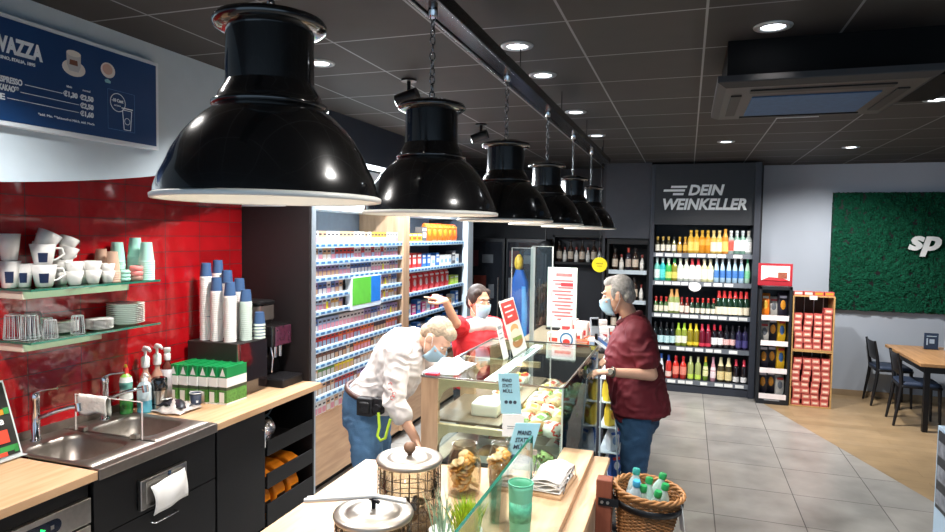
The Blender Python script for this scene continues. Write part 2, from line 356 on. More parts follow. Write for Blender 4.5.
# ceiling air conditioner
t = thing('ceiling_air_conditioner', 'black square air conditioning cassette hanging from the ceiling, top right', 'air conditioner', (.56, 3.67, 2.7))
ACM = M('cassette_shell', '2a2829', .5); ACD = M('cassette_box', '060607', .8, spec=.2)
MB().box(-.4, .66, -.24, .38, .05, .268).build('body', ACD, t)  # body widened to the right to stand in for shadow there
fr = MB(); o, i = .45, .29
for a, b, z in ((o, .0, 0),): pass
fr.loft([[(-.45, -.46, .05), (.45, -.46, .05), (.45, .46, .05), (-.45, .46, .05)], [(-.45, -.46, .02), (.45, -.46, .02), (.45, .46, .02), (-.45, .46, .02)], [(-.41, -.42, 0), (.41, -.42, 0), (.41, .42, 0), (-.41, .42, 0)]], smooth=False)
fr.build('panel', ACM, t, .004)
MB().box(-.28, .28, -.2, .3, -.006, .002).build('intake_grille', M('cassette_grille', '35587f', .7, .0, var=.12, scale=30), t, .002, label='blue-grey intake grille')
for nm, a in (('a', (-.3, .3, -.36, -.3)), ('b', (-.3, .3, .34, .39)), ('c', (-.38, -.33, -.25, .28)), ('d', (.33, .38, -.25, .28))):
    MB().box(*a, -.007, .003).build('air_vane', BLACK, t, .002)
MB().box(-.1, .12, .4, .408, -.008, .0).build('indicator_strip', M('pale_strip', 'c8ccd2', .4, var=0), t)
# ============================================================ COFFEE BAR ON THE LEFT
WT = .93
def slab(name, y0, y1, label):
    tag(MB().box(-3.12, -2.44, y0, y1, WT - .04, WT).build(name, OAK, None, .003), label, 'worktop')
slab('oak_worktop', .5, 2.115, 'oak worktop left of the steel double sink')
slab('oak_worktop', 2.872, 3.94, 'oak worktop right of the sink, under the coffee machine and milk cartons')
STEELD = M('sink_steel', '948b84', .42, 1., var=.06, scale=30)
def rr(cx, cy, hx, hy, r, z, n=6):
    p = []
    for sx, sy, a0 in ((1, 1, 0), (-1, 1, pi/2), (-1, -1, pi), (1, -1, 3*pi/2)):
        for k in range(n + 1):
            a = a0 + pi/2*k/n; p.append((cx + sx*(hx - r) + r*cos(a), cy + sy*(hy - r) + r*sin(a), z))
    return p
t = thing('steel_sink', 'stainless steel double sink unit set between two oak worktops', 'sink', (0, 0, 0))
for cy, nm in ((2.315, 'bowl'), (2.68, 'bowl')):
    b = MB(); cx = -2.80; hx, hy = .2, .15
    top = rr(cx, cy, hx, hy, .08, WT + .002); n = len(top)
    # deck around the opening
    out = rr(cx - .005, cy, .315, .1885, .002, WT + .002)
    b.loft([out, rr(cx - .005, cy, .315, .1885, .002, WT + .006), rr(cx, cy, hx + .03, hy + .015, .09, WT + .006), rr(cx, cy, hx + .008, hy + .006, .082, WT + .003), top,
            rr(cx, cy, hx - .004, hy - .004, .08, WT - .02), rr(cx, cy, hx - .03, hy - .03, .08, WT - .15), rr(cx, cy, .03, .03, .029, WT - .155)], cap0=False, cap1=True)
    o = b.build('bowl', STEELD, t)
    MB().lathe([(.026, 0), (.022, .003), (.01, .002)], (cx, cy, WT - .154), n=16).build('drain', CHROME, o)
MB().box(-2.49, -2.435, 2.117, 2.87, WT - .045, WT + .006).build('front_lip', STEELD, t, .004)
MB().box(-3.12, -3.118, 2.117, 2.87, WT, WT + .05).build('upstand', STEELD, t)
# taps
def tap(y, lab, swing):
    t = thing('mixer_tap', lab, 'tap', (-3.06, y, WT + .006), 0, 'kitchen taps')
    MB().lathe([(.026, 0), (.026, .006), (.021, .012), (.02, .2), (.022, .205), (.022, .235), (.016, .245)], n=18).build('body', CHROME, t)
    p = [(0, 0, .11), (.05, swing*.15, .13), (.1, swing*.4, .152), (.14, swing*.75, .165), (.165, swing, .166)]
    MB().tube(p, .011, 10).build('spout', CHROME, t)
    MB().cyl((.163, swing, .182), (.17, swing, .142), .018, .017).build('nozzle', CHROME, t)
    MB().tube([(0, 0, .24), (.03, .015, .255), (.1, .04, .265)], [.009, .008, .006], 8).build('lever', CHROME, t)
tap(2.30, 'chrome mixer tap over the left sink bowl', .1)
tap(2.70, 'chrome mixer tap behind the hanging white cloth at the right sink bowl', .12)
# acrylic rail between the bowls with a cloth
t = thing('acrylic_splash_guard', 'clear acrylic splash guard standing between the two sink bowls', 'splash guard', (0, 2.497, WT + .008))
MB().box(-3.03, -2.585, -.004, .004, 0, .19).build('sheet', glass('acrylic', 'fbfdfc', fac=.7), t)
g = MB(); AC_E = M('acrylic_edge', 'e8d8d2', .2, var=0)
g.box(-3.032, -3.03, -.004, .004, 0, .192).box(-2.585, -2.583, -.004, .004, 0, .192).box(-3.03, -2.585, -.004, .004, .19, .1915).build('edge', AC_E, t)
for x in (-2.98, -2.63): MB().box(x - .02, x + .02, -.014, .014, -.001, .022).build('foot', STEEL, t, .003)
cl = MB(); rows = []
for i in range(13):
    u = i/12; L = -1 + 2*u
    rows.append([(-3.0 + .195*j/14, .006*(1 if L < 0 else -1)*(1 + .5*sin(j*.9 + i)) + (.008 if L < -.08 else -.008 if L > .08 else -.1*L), .1 + .1*(1 - abs(L)**1.0) - .012*abs(L)*sin(j*.5) + .0) for j in range(15)])
fs = [(i*15 + j, i*15 + j + 1, (i+1)*15 + j + 1, (i+1)*15 + j) for i in range(12) for j in range(14)]
o = cl.add([p for r in rows for p in r], fs, 0, True).build('hanging_cloth', M('cotton_cloth', 'ece4da', .85, var=.04, bump=.3), None, loc=(0, 2.497, WT + .006))
o.modifiers.new('s', 'SOLIDIFY').thickness = .002; tag(o, 'white cloth folded over the clear splash guard', 'cloth')

# base cabinets
def cabinet_body(t, y0, y1, top=.885):
    b = MB().box(-3.1, -2.52, y0 + .002, y1 - .002, .1, top).box(-3.05, -2.58, y0 + .002, y1 - .002, 0, .1); b.build('carcass', BLACK, t, .002)
def handle(p, y0, y1, z, vert=False, x=-2.5):
    if vert: pts = [(x, y0, z - .055), (x + .03, y0, z - .052), (x + .03, y0, z + .052), (x, y0, z + .055)]
    else: pts = [(x, y0, z), (x + .03, y0 + .003, z), (x + .03, y1 - .003, z), (x, y1, z)]
    return MB().tube(pts, .005, 8).build('handle', CHROME, p)
t = thing('dishwasher', 'stainless steel undercounter dishwasher with a dark display under the left worktop', 'dishwasher', (0, 0, 0))
MB().box(-3.1, -2.52, 1.45, 2.13, .1, .885).build('carcass', BLACK, t)
MB().box(-2.52, -2.495, 1.47, 2.125, .685, .8).build('control_panel', STEEL, t, .004)
d = MB().prism([(1.64 + .03*cos(a), .745 + .03*sin(a)) for a in [pi/2 + pi*k/8 for k in range(9)]] + [(1.95 + .03*cos(a), .745 + .03*sin(a)) for a in [-pi/2 + pi*k/8 for k in range(9)]], 'X', -2.496, -2.4925)
do = d.build('display', M('dark_blue_display', '0f1a2e', .2, var=0, coat=1), t)
MB().prism([(1.885, .733), (1.885, .757), (1.907, .745)], 'X', -2.494, -2.4915).build('start_light', M('green_led', '20ff60', .4, var=0, emit='20ff60', es=2.5), do)
MB().prism([(1.93, .735), (1.945, .735), (1.945, .752), (1.93, .752)], 'X', -2.494, -2.4915).build('button', STEEL, do)
MB().box(-2.52, -2.498, 1.47, 2.125, .12, .675).build('door', STEEL, t, .004)
t = thing('sink_cabinet', 'black cabinet under the steel sink with a chrome bar handle', 'cabinet', (0, 0, 0)); cabinet_body(t, 2.135, 2.93, .76)
d = MB().box(-2.52, -2.5, 2.142, 2.924, .6, .882).build('panel', BLACK, t, .002)
d = MB().box(-2.52, -2.5, 2.142, 2.924, .12, .595).build('door', BLACK, t, .002); handle(d, 2.46, 2.615, .54)
t = thing('door_cabinet', 'black cabinet with one door and an upright chrome handle, right of the sink cabinet', 'cabinet', (0, 0, 0)); cabinet_body(t, 2.935, 3.38)
d = MB().box(-2.52, -2.5, 2.94, 3.376, .12, .882).build('door', BLACK, t, .002); handle(d, 3.335, 3.335, .7, True)
# open shelf unit at the counter end
t = thing('open_shelf_cabinet', 'black open cabinet with three pull-out trays under the coffee machine', 'cabinet', (0, 0, 0))
MB().box(-3.1, -2.52, 3.384, 3.4, 0, .885).box(-3.1, -2.5, 3.918, 3.938, 0, .885).box(-3.1, -3.085, 3.4, 3.918, 0, .885).box(-3.085, -2.53, 3.4, 3.918, .06, .08).build('carcass', BLACK, t, .001)
MB().box(-2.525, -2.5, 3.384, 3.938, 0, .1).build('plinth', BLACK, t)
for z in (.1, .35, .565):
    h = .15 if z < .2 else .1
    MB().box(-3.0, -2.51, 3.402, 3.916, z, z + .012).box(-2.51, -2.5, 3.4, 3.918, z, z + h).build('tray', BLACK, t, .001)
CF = [M('orange_bag', 'f08a1d', .35, var=.12), M('dark_bag', '2a1d16', .35, var=.1)]
def mk_bag():
    t = thing('coffee_bag', '', 'bag')
    b = MB()
    b.loft([rr(0, 0, .055, .035, .012, 0), rr(0, 0, .062, .04, .02, .05), rr(0, 0, .06, .036, .02, .14), rr(0, 0, .058, .01, .006, .185), rr(0, 0, .058, .004, .002, .2)], smooth=True)
    b.build('pouch', CF[0], t); MB().box(-.04, .04, -.043, -.037, .05, .12).build('print_panel', CF[1], t); return t
bk = Kind(mk_bag)
for k, (y, z, l) in enumerate([(3.47, .362, 'leftmost orange coffee bag lying in the middle tray of the open cabinet'), (3.63, .362, 'middle orange coffee bag lying in the middle tray of the open cabinet'), (3.79, .362, 'rightmost orange coffee bag lying in the middle tray of the open cabinet'),
                               (3.47, .112, 'leftmost orange coffee bag in the bottom tray of the open cabinet'), (3.63, .112, 'middle orange coffee bag in the bottom tray of the open cabinet'), (3.79, .112, 'rightmost orange coffee bag in the bottom tray of the open cabinet')]):
    if z < .2: bk.put(l, 'bag', (-2.6, y, z + .001), R(90), 'orange coffee bags in the open cabinet', scale=1.0)
    else: bk.put(l, 'bag', (-2.76, y, z + .044), 0, 'orange coffee bags in the open cabinet', rot=(R(90), 0, R(90)), scale=1.0)
FO = M('silver_foil', 'c9c9cc', .25, .9, var=.2, scale=60, bump=1., bscale=40)
o = remeshed(MB().ell((0, 0, .07), (.07, .06, .07)).ell((.02, .05, .12), (.05, .05, .06)).ell((-.01, -.03, .13), (.045, .04, .07)), 'foil_bag', FO, None, .008, 2)
o.location = (-2.62, 3.49, .578); tag(o, 'crumpled silver foil bag in the top tray of the open cabinet', 'bag')
tag(MB().tube([(-2.75 + .07*cos(a*.6), 3.66 + .09*sin(a*.6), .65 + .005*a + .06*sin(a*.3)) for a in range(26)], .006, 6).build('cable_coil', M('cable_blue_grey', '55707f', .4)), 'coiled grey-blue cable hanging above the top tray of the open cabinet', 'cable')
# paper bag dispenser on the sink cabinet
t = thing('paper_bag_dispenser', 'steel bag dispenser with a white bag hanging out, on the black sink cabinet front', 'dispenser', (-2.4985, 2.53, .705))
MB().box(0, .025, -.15, .15, -.075, .075).build('frame', STEEL, t, .004)
MB().box(.0251, .028, -.12, .12, -.05, .06).build('front_plate', M('steel_light', 'c9c2ba', .35, .9), t, .002)
MB().cyl((.028, .02, .06), (.034, .02, .06), .012).build('lock', CHROME, t)
pb = MB(); v = []
for i in range(9):
    for j in range(9):
        u, q = i/8, j/8; v.append((.04 + .018*sin(u*3) + .006*sin(q*9 + u*4), -.105 + .22*q + .02*u, .035 - .155*u + .02*q))
pb.add(v, [(i*9 + j, i*9 + j + 1, i*9 + j + 10, i*9 + j + 9) for i in range(8) for j in range(8)], 0, True)
o = pb.build('bag', PAPERW, t); o.modifiers.new('s', 'SOLIDIFY').thickness = .004

# glass wall shelves
def wshelf(z, y0, y1, lab, yb):
    t = thing('glass_wall_shelf', lab, 'shelf', (0, 0, z))
    MB().box(-3.12, -2.903, y0, y1, -.01, 0).build('pane', GLASSG, t)
    MB().box(-2.903, -2.897, y0 - .003, y1, -.0105, .0005).box(-3.12, -2.903, y0 - .004, y0, -.0105, .0005).build('edge', EDGE, t)
    MB().box(-3.12, -2.96, y0 + .004, yb, -.05, -.0105).build('bracket_board', CREAM, t, .003)
    return t
wshelf(1.71, 2.169, 2.94, 'upper glass wall shelf holding white cups against the red tiles', 2.78)
wshelf(1.46, 2.165, 2.94, 'lower glass wall shelf holding tumblers and stacked plates', 2.6)
NAVY = M('navy_print', '1c2c50', .4, var=0)
def cup_mesh(t, h, r0, r1, hd=True, logo=False):
    MB().lathe([(r0*.8, 0), (r0, .004), (r0 + (r1 - r0)*.5, h*.5), (r1, h), (r1 - .003, h), (r0 + (r1 - r0)*.5 - .004, h*.5), (r0 - .004, .01)], n=22).build('body', WHITEP, t)
    if hd: MB().tube([(0, r1*.86, h*.82), (0, r1 + .02, h*.8), (0, r1 + .028, h*.55), (0, r0 + .016, h*.3), (0, r0*.95, h*.28)], .005, 7).build('handle', WHITEP, t)
    if logo:
        m = MB(); n = 6; v = []
        for z, rr_ in ((h*.2, r0 + (r1 - r0)*.2 + .0012), (h*.62, r0 + (r1 - r0)*.62 + .0012)):
            for k in range(n + 1): a = -.42 + .84*k/n; v.append((rr_*cos(a), rr_*sin(a), z))
        m.add(v, [(k, k + 1, k + n + 2, k + n + 1) for k in range(n)], 0, True).build('printed_label', NAVY, t)
        text('printed_label_writing', 'LAVAZZA', h*.1, PAPERW, None, (0, 0, 0), FACE_X, .0, 0, 'CENTER') if False else None
def mk_mug():
    t = thing('tall_mug', '', 'mug'); cup_mesh(t, .115, .03, .043, False, True); return t
def mk_mugh():
    t = thing('cappuccino_mug', '', 'mug'); cup_mesh(t, .1, .034, .052, True, True); return t
def mk_esp():
    t = thing('espresso_cup', '', 'cup'); cup_mesh(t, .058, .022, .034, False); return t
def mk_esph():
    t = thing('small_handled_cup', '', 'cup'); cup_mesh(t, .06, .026, .042, True); return t
mug, mugh, esp, esph = Kind(mk_mug), Kind(mk_mugh), Kind(mk_esp), Kind(mk_esph)
Z = 1.711; G = 'white cups on the upper glass shelf'; CAM_A = R(-38)
mug.put('leftmost tall white mug with a navy label on the upper glass shelf', 'mug', (-3.066, 2.19, Z), CAM_A, G, scale=1.12)
mug.put('tall white mug with a navy label, second from the left on the upper glass shelf', 'mug', (-3.05, 2.245, Z), CAM_A, G, scale=1.0)
mugh.put('white handled mug with a navy label standing at the front of the cup pile', 'mug', (-2.985, 2.30, Z), CAM_A, G, scale=1.1)
mugh.put('white handled navy-label mug stacked on another mug at the pile front', 'mug', (-2.99, 2.30, Z + .1), CAM_A, G, scale=1.1)
mug.put('plain side of a tall white mug stacked on the leftmost mug', 'mug', (-3.066, 2.19, Z + .13), R(120), G)
mugh.put('white mug tipped on its side at the top left of the cup pile', 'mug', (-3.06, 2.335, Z + .165), 0, G, rot=(R(12), R(25), R(100)))
esph.put('small white handled cup near the top of the pile, right of the tipped mug', 'cup', (-3.03, 2.45, Z + .125), 0, G, rot=(R(-15), R(10), R(20)), scale=1.15)
esph.put('topmost small white handled cup of the pile', 'cup', (-3.04, 2.455, Z + .175), 0, G, rot=(R(-18), R(16), R(30)), scale=1.15)
esph.put('white handled cup standing in the pile below the topmost cup', 'cup', (-3.035, 2.44, Z + .062), R(20), G, scale=1.1)
esph.put('white handled cup at the foot of the pile, behind the front mug', 'cup', (-3.04, 2.43, Z), R(20), G, scale=1.1)
for k, (x, y) in enumerate([(-2.955, 2.44), (-3.015, 2.53), (-2.965, 2.555), (-3.04, 2.62), (-2.965, 2.645)]):
    n = ['first', 'second', 'third', 'fourth', 'fifth'][k]
    s = 1.25 if k < 4 else 1.1
    esp.put('lower espresso cup of the %s two-cup stack right of the mug pile' % n, 'cup', (x, y, Z), 0, G, scale=s)
    esp.put('upper espresso cup of the %s two-cup stack right of the mug pile' % n, 'cup', (x, y, Z + .035*s), 0, G, scale=s)
# nested take-away cups: upside-down, one thing per cup
def mk_pc(c1, c2, h, r0, r1, band, nm):
    def f():
        zb = h*band; rb = r1 + (r0 - r1)*band
        o = MB().lathe([(r1 + .001, 0), (r1 + .0025, .002), (r1 + .001, .005), (rb, zb), (r0, h), (r0 - .004, h - .003)], n=20, mis=[1, 1, 1, 0, 0]).build(nm, [c1, c2]); return o
    return Kind(f)
def stack(kind, n, pitch, x, y, z, lab, group, cat='cup'):
    for k in range(n):
        o = kind.put((lab + ', top one') if k == n - 1 else (lab + ', nested'), cat, (x + random.uniform(-.0012, .0012), y, z + k*pitch), 0, group)
mint = mk_pc(M('mint_cup', 'a9e0cf', .6, var=.03), M('mint_cup_rim', 'b7ead9', .6, var=.03), .115, .03, .042, .12, 'paper_cup')
beige = mk_pc(M('beige_cup', 'c9a48c', .6, var=.04), M('beige_cup_rim', 'd2b09a', .6, var=.04), .115, .026, .038, .12, 'paper_cup')
stack(beige, 6, .0125, -3.07, 2.70, Z, 'rear stack of beige cups on the upper glass shelf', 'beige cups rear stack')
stack(beige, 5, .0125, -2.99, 2.70, Z, 'front stack of beige cups on the upper glass shelf', 'beige cups front stack')
stack(mint, 9, .0125, -3.065, 2.80, Z, 'left stack of mint green cups behind the beige cups', 'mint cups left stack')
stack(mint, 11, .0125, -3.04, 2.90, Z, 'tall middle stack of mint green cups on the upper glass shelf', 'mint cups middle stack')
stack(mint, 9, .0125, -2.945, 2.888, Z, 'right stack of mint green cups at the end of the upper glass shelf', 'mint cups right stack')
for k in range(3):
    tag(MB().lathe([(.024, 0), (.03, .006), (.03, .016), (.02, .022)], n=20).build('round_container', MATS['mint_cup'], None, loc=(-2.965, 2.755, Z + .02*k)), ['bottom', 'middle', 'top'][k] + ' flat mint green container of the little pile beside the front beige cups', 'container', 'mint containers')
for k, (m_, l_) in enumerate([(M('brown_tin', '9c7b6c', .6), 'brown round box under two pink ones, on the upper glass shelf'), (M('pink_tin', 'f08a84', .6), 'lower pink round box between the mint cups'), (M('pink_tin', ''), 'upper pink round box between the mint cups')]):
    tag(MB().lathe([(.03, 0), (.035, .004), (.035, .022), (.03, .027)], n=20).build('round_box', m_, None, loc=(-2.945, 2.815, Z + .028*k)), l_, 'box')
# tumblers, saucers, plates on the lower shelf
TG = glass('tumbler_glass', 'fdfdfd', .03, .9)
def mk_tum():
    t = thing('glass_tumbler', '', 'glass')
    MB().lathe([(.034, 0), (.036, .004), (.03, .1), (.026, .104), (.025, .1), (.031, .006)], n=12, smooth=False).build('body', TG, t)
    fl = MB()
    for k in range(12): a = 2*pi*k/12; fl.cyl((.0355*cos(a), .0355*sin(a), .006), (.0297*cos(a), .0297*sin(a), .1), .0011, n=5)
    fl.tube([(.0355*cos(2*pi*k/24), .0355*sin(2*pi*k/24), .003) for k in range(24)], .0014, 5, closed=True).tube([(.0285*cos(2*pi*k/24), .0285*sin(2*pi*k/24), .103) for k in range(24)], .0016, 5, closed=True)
    fl.build('facet_highlights', M('glass_highlight', 'd8dcdc', .1, var=.05, coat=1), t); return t  # pale strips along facets and rims are painted glass highlights
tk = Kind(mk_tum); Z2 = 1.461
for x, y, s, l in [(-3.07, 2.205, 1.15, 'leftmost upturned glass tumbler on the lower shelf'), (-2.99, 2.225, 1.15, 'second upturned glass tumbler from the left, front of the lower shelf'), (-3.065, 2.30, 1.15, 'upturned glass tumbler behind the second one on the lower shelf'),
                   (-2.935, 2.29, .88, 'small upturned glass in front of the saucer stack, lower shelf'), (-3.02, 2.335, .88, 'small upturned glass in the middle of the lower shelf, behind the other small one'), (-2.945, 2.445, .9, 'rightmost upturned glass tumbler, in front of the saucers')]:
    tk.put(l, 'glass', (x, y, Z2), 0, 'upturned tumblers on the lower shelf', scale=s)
sau = Kind(lambda: MB().lathe([(.03, 0), (.034, .003), (.066, .009), (.067, .011), (.03, .005)], n=26).build('saucer', WHITEP))
for cx, cy, n, lab in [(-3.05, 2.455, 8, 'rear'), (-2.975, 2.60, 8, 'front')]:
    for k in range(n): sau.put('white saucer in the %s saucer stack on the lower glass shelf' % lab + (', on top' if k == n - 1 else ''), 'saucer', (cx, cy, Z2 + .0068*k), 0, 'saucers of the %s stack' % lab)
pl = Kind(lambda: MB().lathe([(.055, 0), (.06, .003), (.096, .014), (.098, .017), (.058, .006)], n=32).build('dinner_plate', M('mint_white_plate', 'dfeee4', .15, var=.02, coat=.3)))
for k in range(11): pl.put('pale plate in the tall plate stack on the lower glass shelf' + (', on top' if k == 10 else ''), 'plate', (-3.008, 2.80, Z2 + .0105*k), 0, 'plates of the tall stack')

# menu board
t = thing('menu_board', 'dark blue coffee menu board with white prices on the white bulkhead', 'sign', (-2.69, 0, 0))
MB().box(0, .035, 1.30, 2.695, 2.415, 2.87).build('frame', M('menu_frame', 'd3dde6', .4, var=.02), t, .004)
MB().box(.035, .037, 1.32, 2.675, 2.435, 2.85).build('face', M('menu_blue', '113a6b', .45, var=.06, scale=3), t)
TW = M('menu_white', 'e8eef4', .5, var=0); X = .0375
text('logo', 'LAVAZZA', .088, TW, t, (X, 1.803, 2.714), FACE_X, 0, .004, fitw=.25)
text('tagline', 'TORINO, ITALIA, 1895', .018, TW, t, (X, 1.84, 2.683), FACE_X, 0, .0006, fitw=.181)
for s_, y, z, fw in [('ESPRESSO', 1.862, 2.59, .1), ('KAKAO**', 1.866, 2.557, .081), ('E', 1.868, 2.519, .02)]:
    text('menu_item', s_, .034, TW, t, (X, y, z), FACE_X, 0, .001, label='menu word ' + s_, fitw=fw)
ln = MB()
for z, a, b in [(2.598, 1.975, 2.145), (2.563, 1.955, 2.225), (2.528, 1.9, 2.225)]: ln.box(.037, .0378, a, b, z - .0012, z + .0012)
ln.build('rule_lines', TW, t)
for s_, y, z in [('€1,30', 2.15, 2.59), ('€2,50', 2.232, 2.59), ('€2,50', 2.232, 2.553), ('€1,60', 2.232, 2.517)]:
    text('price', s_, .031, TW, t, (X, y, z), FACE_X, 0, .0014, fitw=.07)
text('column_heading', 'klein', .014, TW, t, (X, 2.165, 2.63), FACE_X); text('column_heading', 'normal', .014, TW, t, (X, 2.245, 2.63), FACE_X)
text('footnote', '*inkl. Min. **laktosefrei Milch, inkl. MwSt', .015, TW, t, (X, 2.03, 2.482), FACE_X, fitw=.275)
bx = MB(); a0, a1, b0, b1 = 2.379, 2.537, 2.482, 2.672
for q in ((a0, a1, b0, b0 + .002), (a0, a1, b1 - .002, b1), (a0, a0 + .002, b0, b1), (a1 - .002, a1, b0, b1)): bx.box(.037, .0376, *q)
bx.build('offer_box', M('menu_line', '4d78a8', .5, var=0), t)
def ring2d(m, cy, cz, r0, r1, n=28, x=.0378): m.add([(x, cy + r*cos(2*pi*k/n), cz + r*sin(2*pi*k/n)) for r in (r0, r1) for k in range(n)], [(k, (k+1) % n, n + (k+1) % n, n + k) for k in range(n)])
rg = MB(); ring2d(rg, 2.437, 2.615, .041, .045); rg.build('offer_circle', TW, t)
text('offer_text', '-10 Cent', .022, TW, t, (X, 2.402, 2.617), FACE_X, 0, .0008, fitw=.066)
text('offer_text', 'auf jeden', .011, TW, t, (X, 2.414, 2.597), FACE_X)
cp = MB(); cup2 = [(2.463, 2.585), (2.518, 2.585), (2.51, 2.49), (2.472, 2.49)]
for k in range(4):
    (y0, z0), (y1, z1) = cup2[k], cup2[(k+1) % 4]; cp.cyl((.0378, y0, z0), (.0378, y1, z1), .0018, n=6)
cp.cyl((.0378, 2.458, 2.594), (.0378, 2.523, 2.594), .003, n=6); ring2d(cp, 2.491, 2.532, .014, .017); cp.build('cup_drawing', TW, t)
pc = MB().prism([(2.203 + .058*cos(a), 2.722 + .036*sin(a)) for a in [2*pi*k/20 for k in range(20)]], 'X', .0372, .0378)
pc.prism([(2.168, 2.735), (2.18, 2.708), (2.225, 2.708), (2.237, 2.735), (2.238, 2.785), (2.166, 2.785)], 'X', .0379, .0384, mi=1)
pc.prism([(2.202 + .036*cos(a), 2.787 + .014*sin(a)) for a in [2*pi*k/16 for k in range(16)]], 'X', .0385, .039, mi=0).prism([(2.18, 2.735), (2.222, 2.735), (2.22, 2.758), (2.182, 2.758)], 'X', .0385, .0388, mi=2)
pc.build('cup_picture', [M('print_cream', 'd9d4cf', .5), M('print_grey', 'b9b9bd', .5), M('print_brown', '6a4034', .5)], t)
pc = MB().prism([(2.383 + .04*cos(a), 2.757 + .036*sin(a)) for a in [2*pi*k/20 for k in range(20)]], 'X', .0372, .0378).prism([(2.38 + .028*cos(a), 2.761 + .025*sin(a)) for a in [2*pi*k/20 for k in range(20)]], 'X', .0379, .0383, mi=1)
pc.prism([(2.363, 2.708), (2.38, 2.717), (2.398, 2.708), (2.396, 2.697), (2.368, 2.697)], 'X', .0372, .0378, mi=2).build('cup_picture', [MATS['print_cream'], M('print_pink', 'c9a598', .5), M('print_teal', '7fb5c4', .5)], t)
# ---- things standing on the coffee bar
t = thing('cup_warmer', 'black cabinet with a glossy door carrying the tall blue and white cup stacks', 'cabinet', (0, 0, WT))
MB().box(-3.09, -2.7, 3.36, 3.655, .006, .348).build('body', M('matt_black_case', '24201e', .5, var=.08), t, .004)
MB().box(-2.7, -2.692, 3.36, 3.375, .006, .348).build('door_frame', STEEL, t)
MB().box(-2.7, -2.688, 3.377, 3.655, .01, .345).build('door', M('gloss_door', '1a1416', .08, var=0, coat=1), t, .003)
MB().box(-3.05, -2.75, 3.38, 3.63, 0, .007).build('base', BLACKM, t)
blue = mk_pc(M('blue_cup', '3d5c86', .55, var=.05), M('white_cup_rim', 'ece9e4', .55, var=.03), .1, .03, .0385, .13, 'coffee_cup')
Zb = WT + .349
for x, y, n, lab in [(-3.0, 3.43, 32, 'leftmost front tall blue-white cup stack'), (-3.024, 3.57, 33, 'leftmost back-row tall blue-white cup stack'), (-2.91, 3.425, 25, 'middle front blue-white cup stack'),
                     (-2.937, 3.56, 28, 'middle back-row blue-white cup stack'), (-2.805, 3.425, 23, 'rightmost front blue-white cup stack'), (-2.852, 3.575, 24, 'rightmost back-row blue-white cup stack')]:
    stack(blue, n, .0131, x, y, Zb, lab + ' on the black cabinet', lab)
blue2 = mk_pc(MATS['blue_cup'], M('celadon_rim', 'c8d6cb', .55), .09, .03, .0385, .16, 'coffee_cup')
stack(blue2, 19, .0135, -2.757, 3.52, Zb, 'shorter stack of blue cups with pale green rims', 'short green-rimmed stack')
stack(blue2, 5, .0215, -2.722, 3.615, Zb, 'lowest green-rimmed blue cup stack nearest the coffee machine', 'lowest green-rimmed stack')

t = thing('coffee_machine', 'black bean-to-cup coffee machine with a bean hopper and drip tray', 'coffee machine', (0, 0, WT))
MB().box(-3.08, -2.78, 3.68, 3.925, .02, .42).box(-2.78, -2.68, 3.70, 3.92, .27, .42).build('body', M('machine_black', '1c1a1b', .25, var=.05, coat=.4), t, .008)
MB().box(-2.78, -2.775, 3.70, 3.92, .06, .27).build('back_plate', BLACKG, t)
MB().loft([rr(-2.88, 3.78, .085, .075, .02, .42), rr(-2.88, 3.78, .1, .09, .02, .45), rr(-2.88, 3.78, .1, .09, .02, .55), rr(-2.88, 3.78, .085, .075, .02, .56)], smooth=False).build('bean_hopper', M('smoked_hopper', '5b534e', .15, var=.1, coat=1), t)
MB().loft([rr(-2.88, 3.78, .104, .094, .02, .56), rr(-2.88, 3.78, .104, .094, .02, .575), rr(-2.88, 3.78, .09, .08, .02, .585)], smooth=False).build('hopper_lid', BLACK, t)
MB().box(-2.68, -2.672, 3.73, 3.91, .275, .41).build('touch_screen', M('plum_screen', '5a2c40', .12, var=.25, scale=30, coat=1), t, .004)
MB().cyl((-2.72, 3.78, .275), (-2.72, 3.78, .19), .02, .016).cyl((-2.72, 3.84, .275), (-2.72, 3.84, .19), .02, .016).build('spout', CHROME, t)
MB().tube([(-2.70, 3.71, .27), (-2.68, 3.705, .2), (-2.69, 3.705, .1)], .007).build('steam_wand', CHROME, t)
MB().box(-2.78, -2.585, 3.69, 3.925, 0, .055).build('drip_tray', BLACK, t, .006)
gr = MB()
for k in range(14): gr.box(-2.775, -2.59, 3.7 + k*.0165, 3.708 + k*.0165, .055, .06)
gr.build('grate', M('dark_steel', '57555a', .35, .8, var=0), t)

GRN = M('carton_green', '128a4a', .4, var=.05); GRD = M('carton_meadow', '4f8a3c', .5, var=.35, scale=60)
def mk_carton():
    t = thing('milk_carton', '', 'carton')
    b = MB(); zs = [0, .01, .088, .108, .165, .232]
    for i in range(5): b.box(-.048, .048, -.0305, .0305, zs[i], zs[i+1], [0, 1, 3, 0, 2][i])
    b.build('body', [PAPERW, GRD, GRN, M('carton_dark', '3c4a34', .5, var=.2)], t, 0)
    MB().box(-.048, .048, -.004, .004, .232, .237).build('top_seam', GRN, t)
    MB().box(.0481, .049, -.024, .012, .012, .075).box(-.03, .02, -.0318, -.031, .02, .07).build('picture', PAPERW, t)
    MB().prism([(-.02, .175), (.02, .175), (.0, .225)], 'X', .048, .0487).build('top_print', PAPERW, t); return t
ck = Kind(mk_carton)
cn = ['leftmost', 'second', 'third', 'fourth', 'fifth', 'rightmost']
for k in range(6):
    ck.put('%s green and white milk carton in the front row before the black cup cabinet' % cn[k], 'carton', (-3.01 + .066*k, 3.20 + .010*k, WT), R(-90), 'milk cartons on the coffee bar')
for k in range(6):
    ck.put('%s green and white milk carton in the back row, mostly hidden behind the front row' % cn[k], 'carton', (-3.01 + .066*k, 3.302 + .008*k, WT), R(-90), 'milk cartons on the coffee bar')
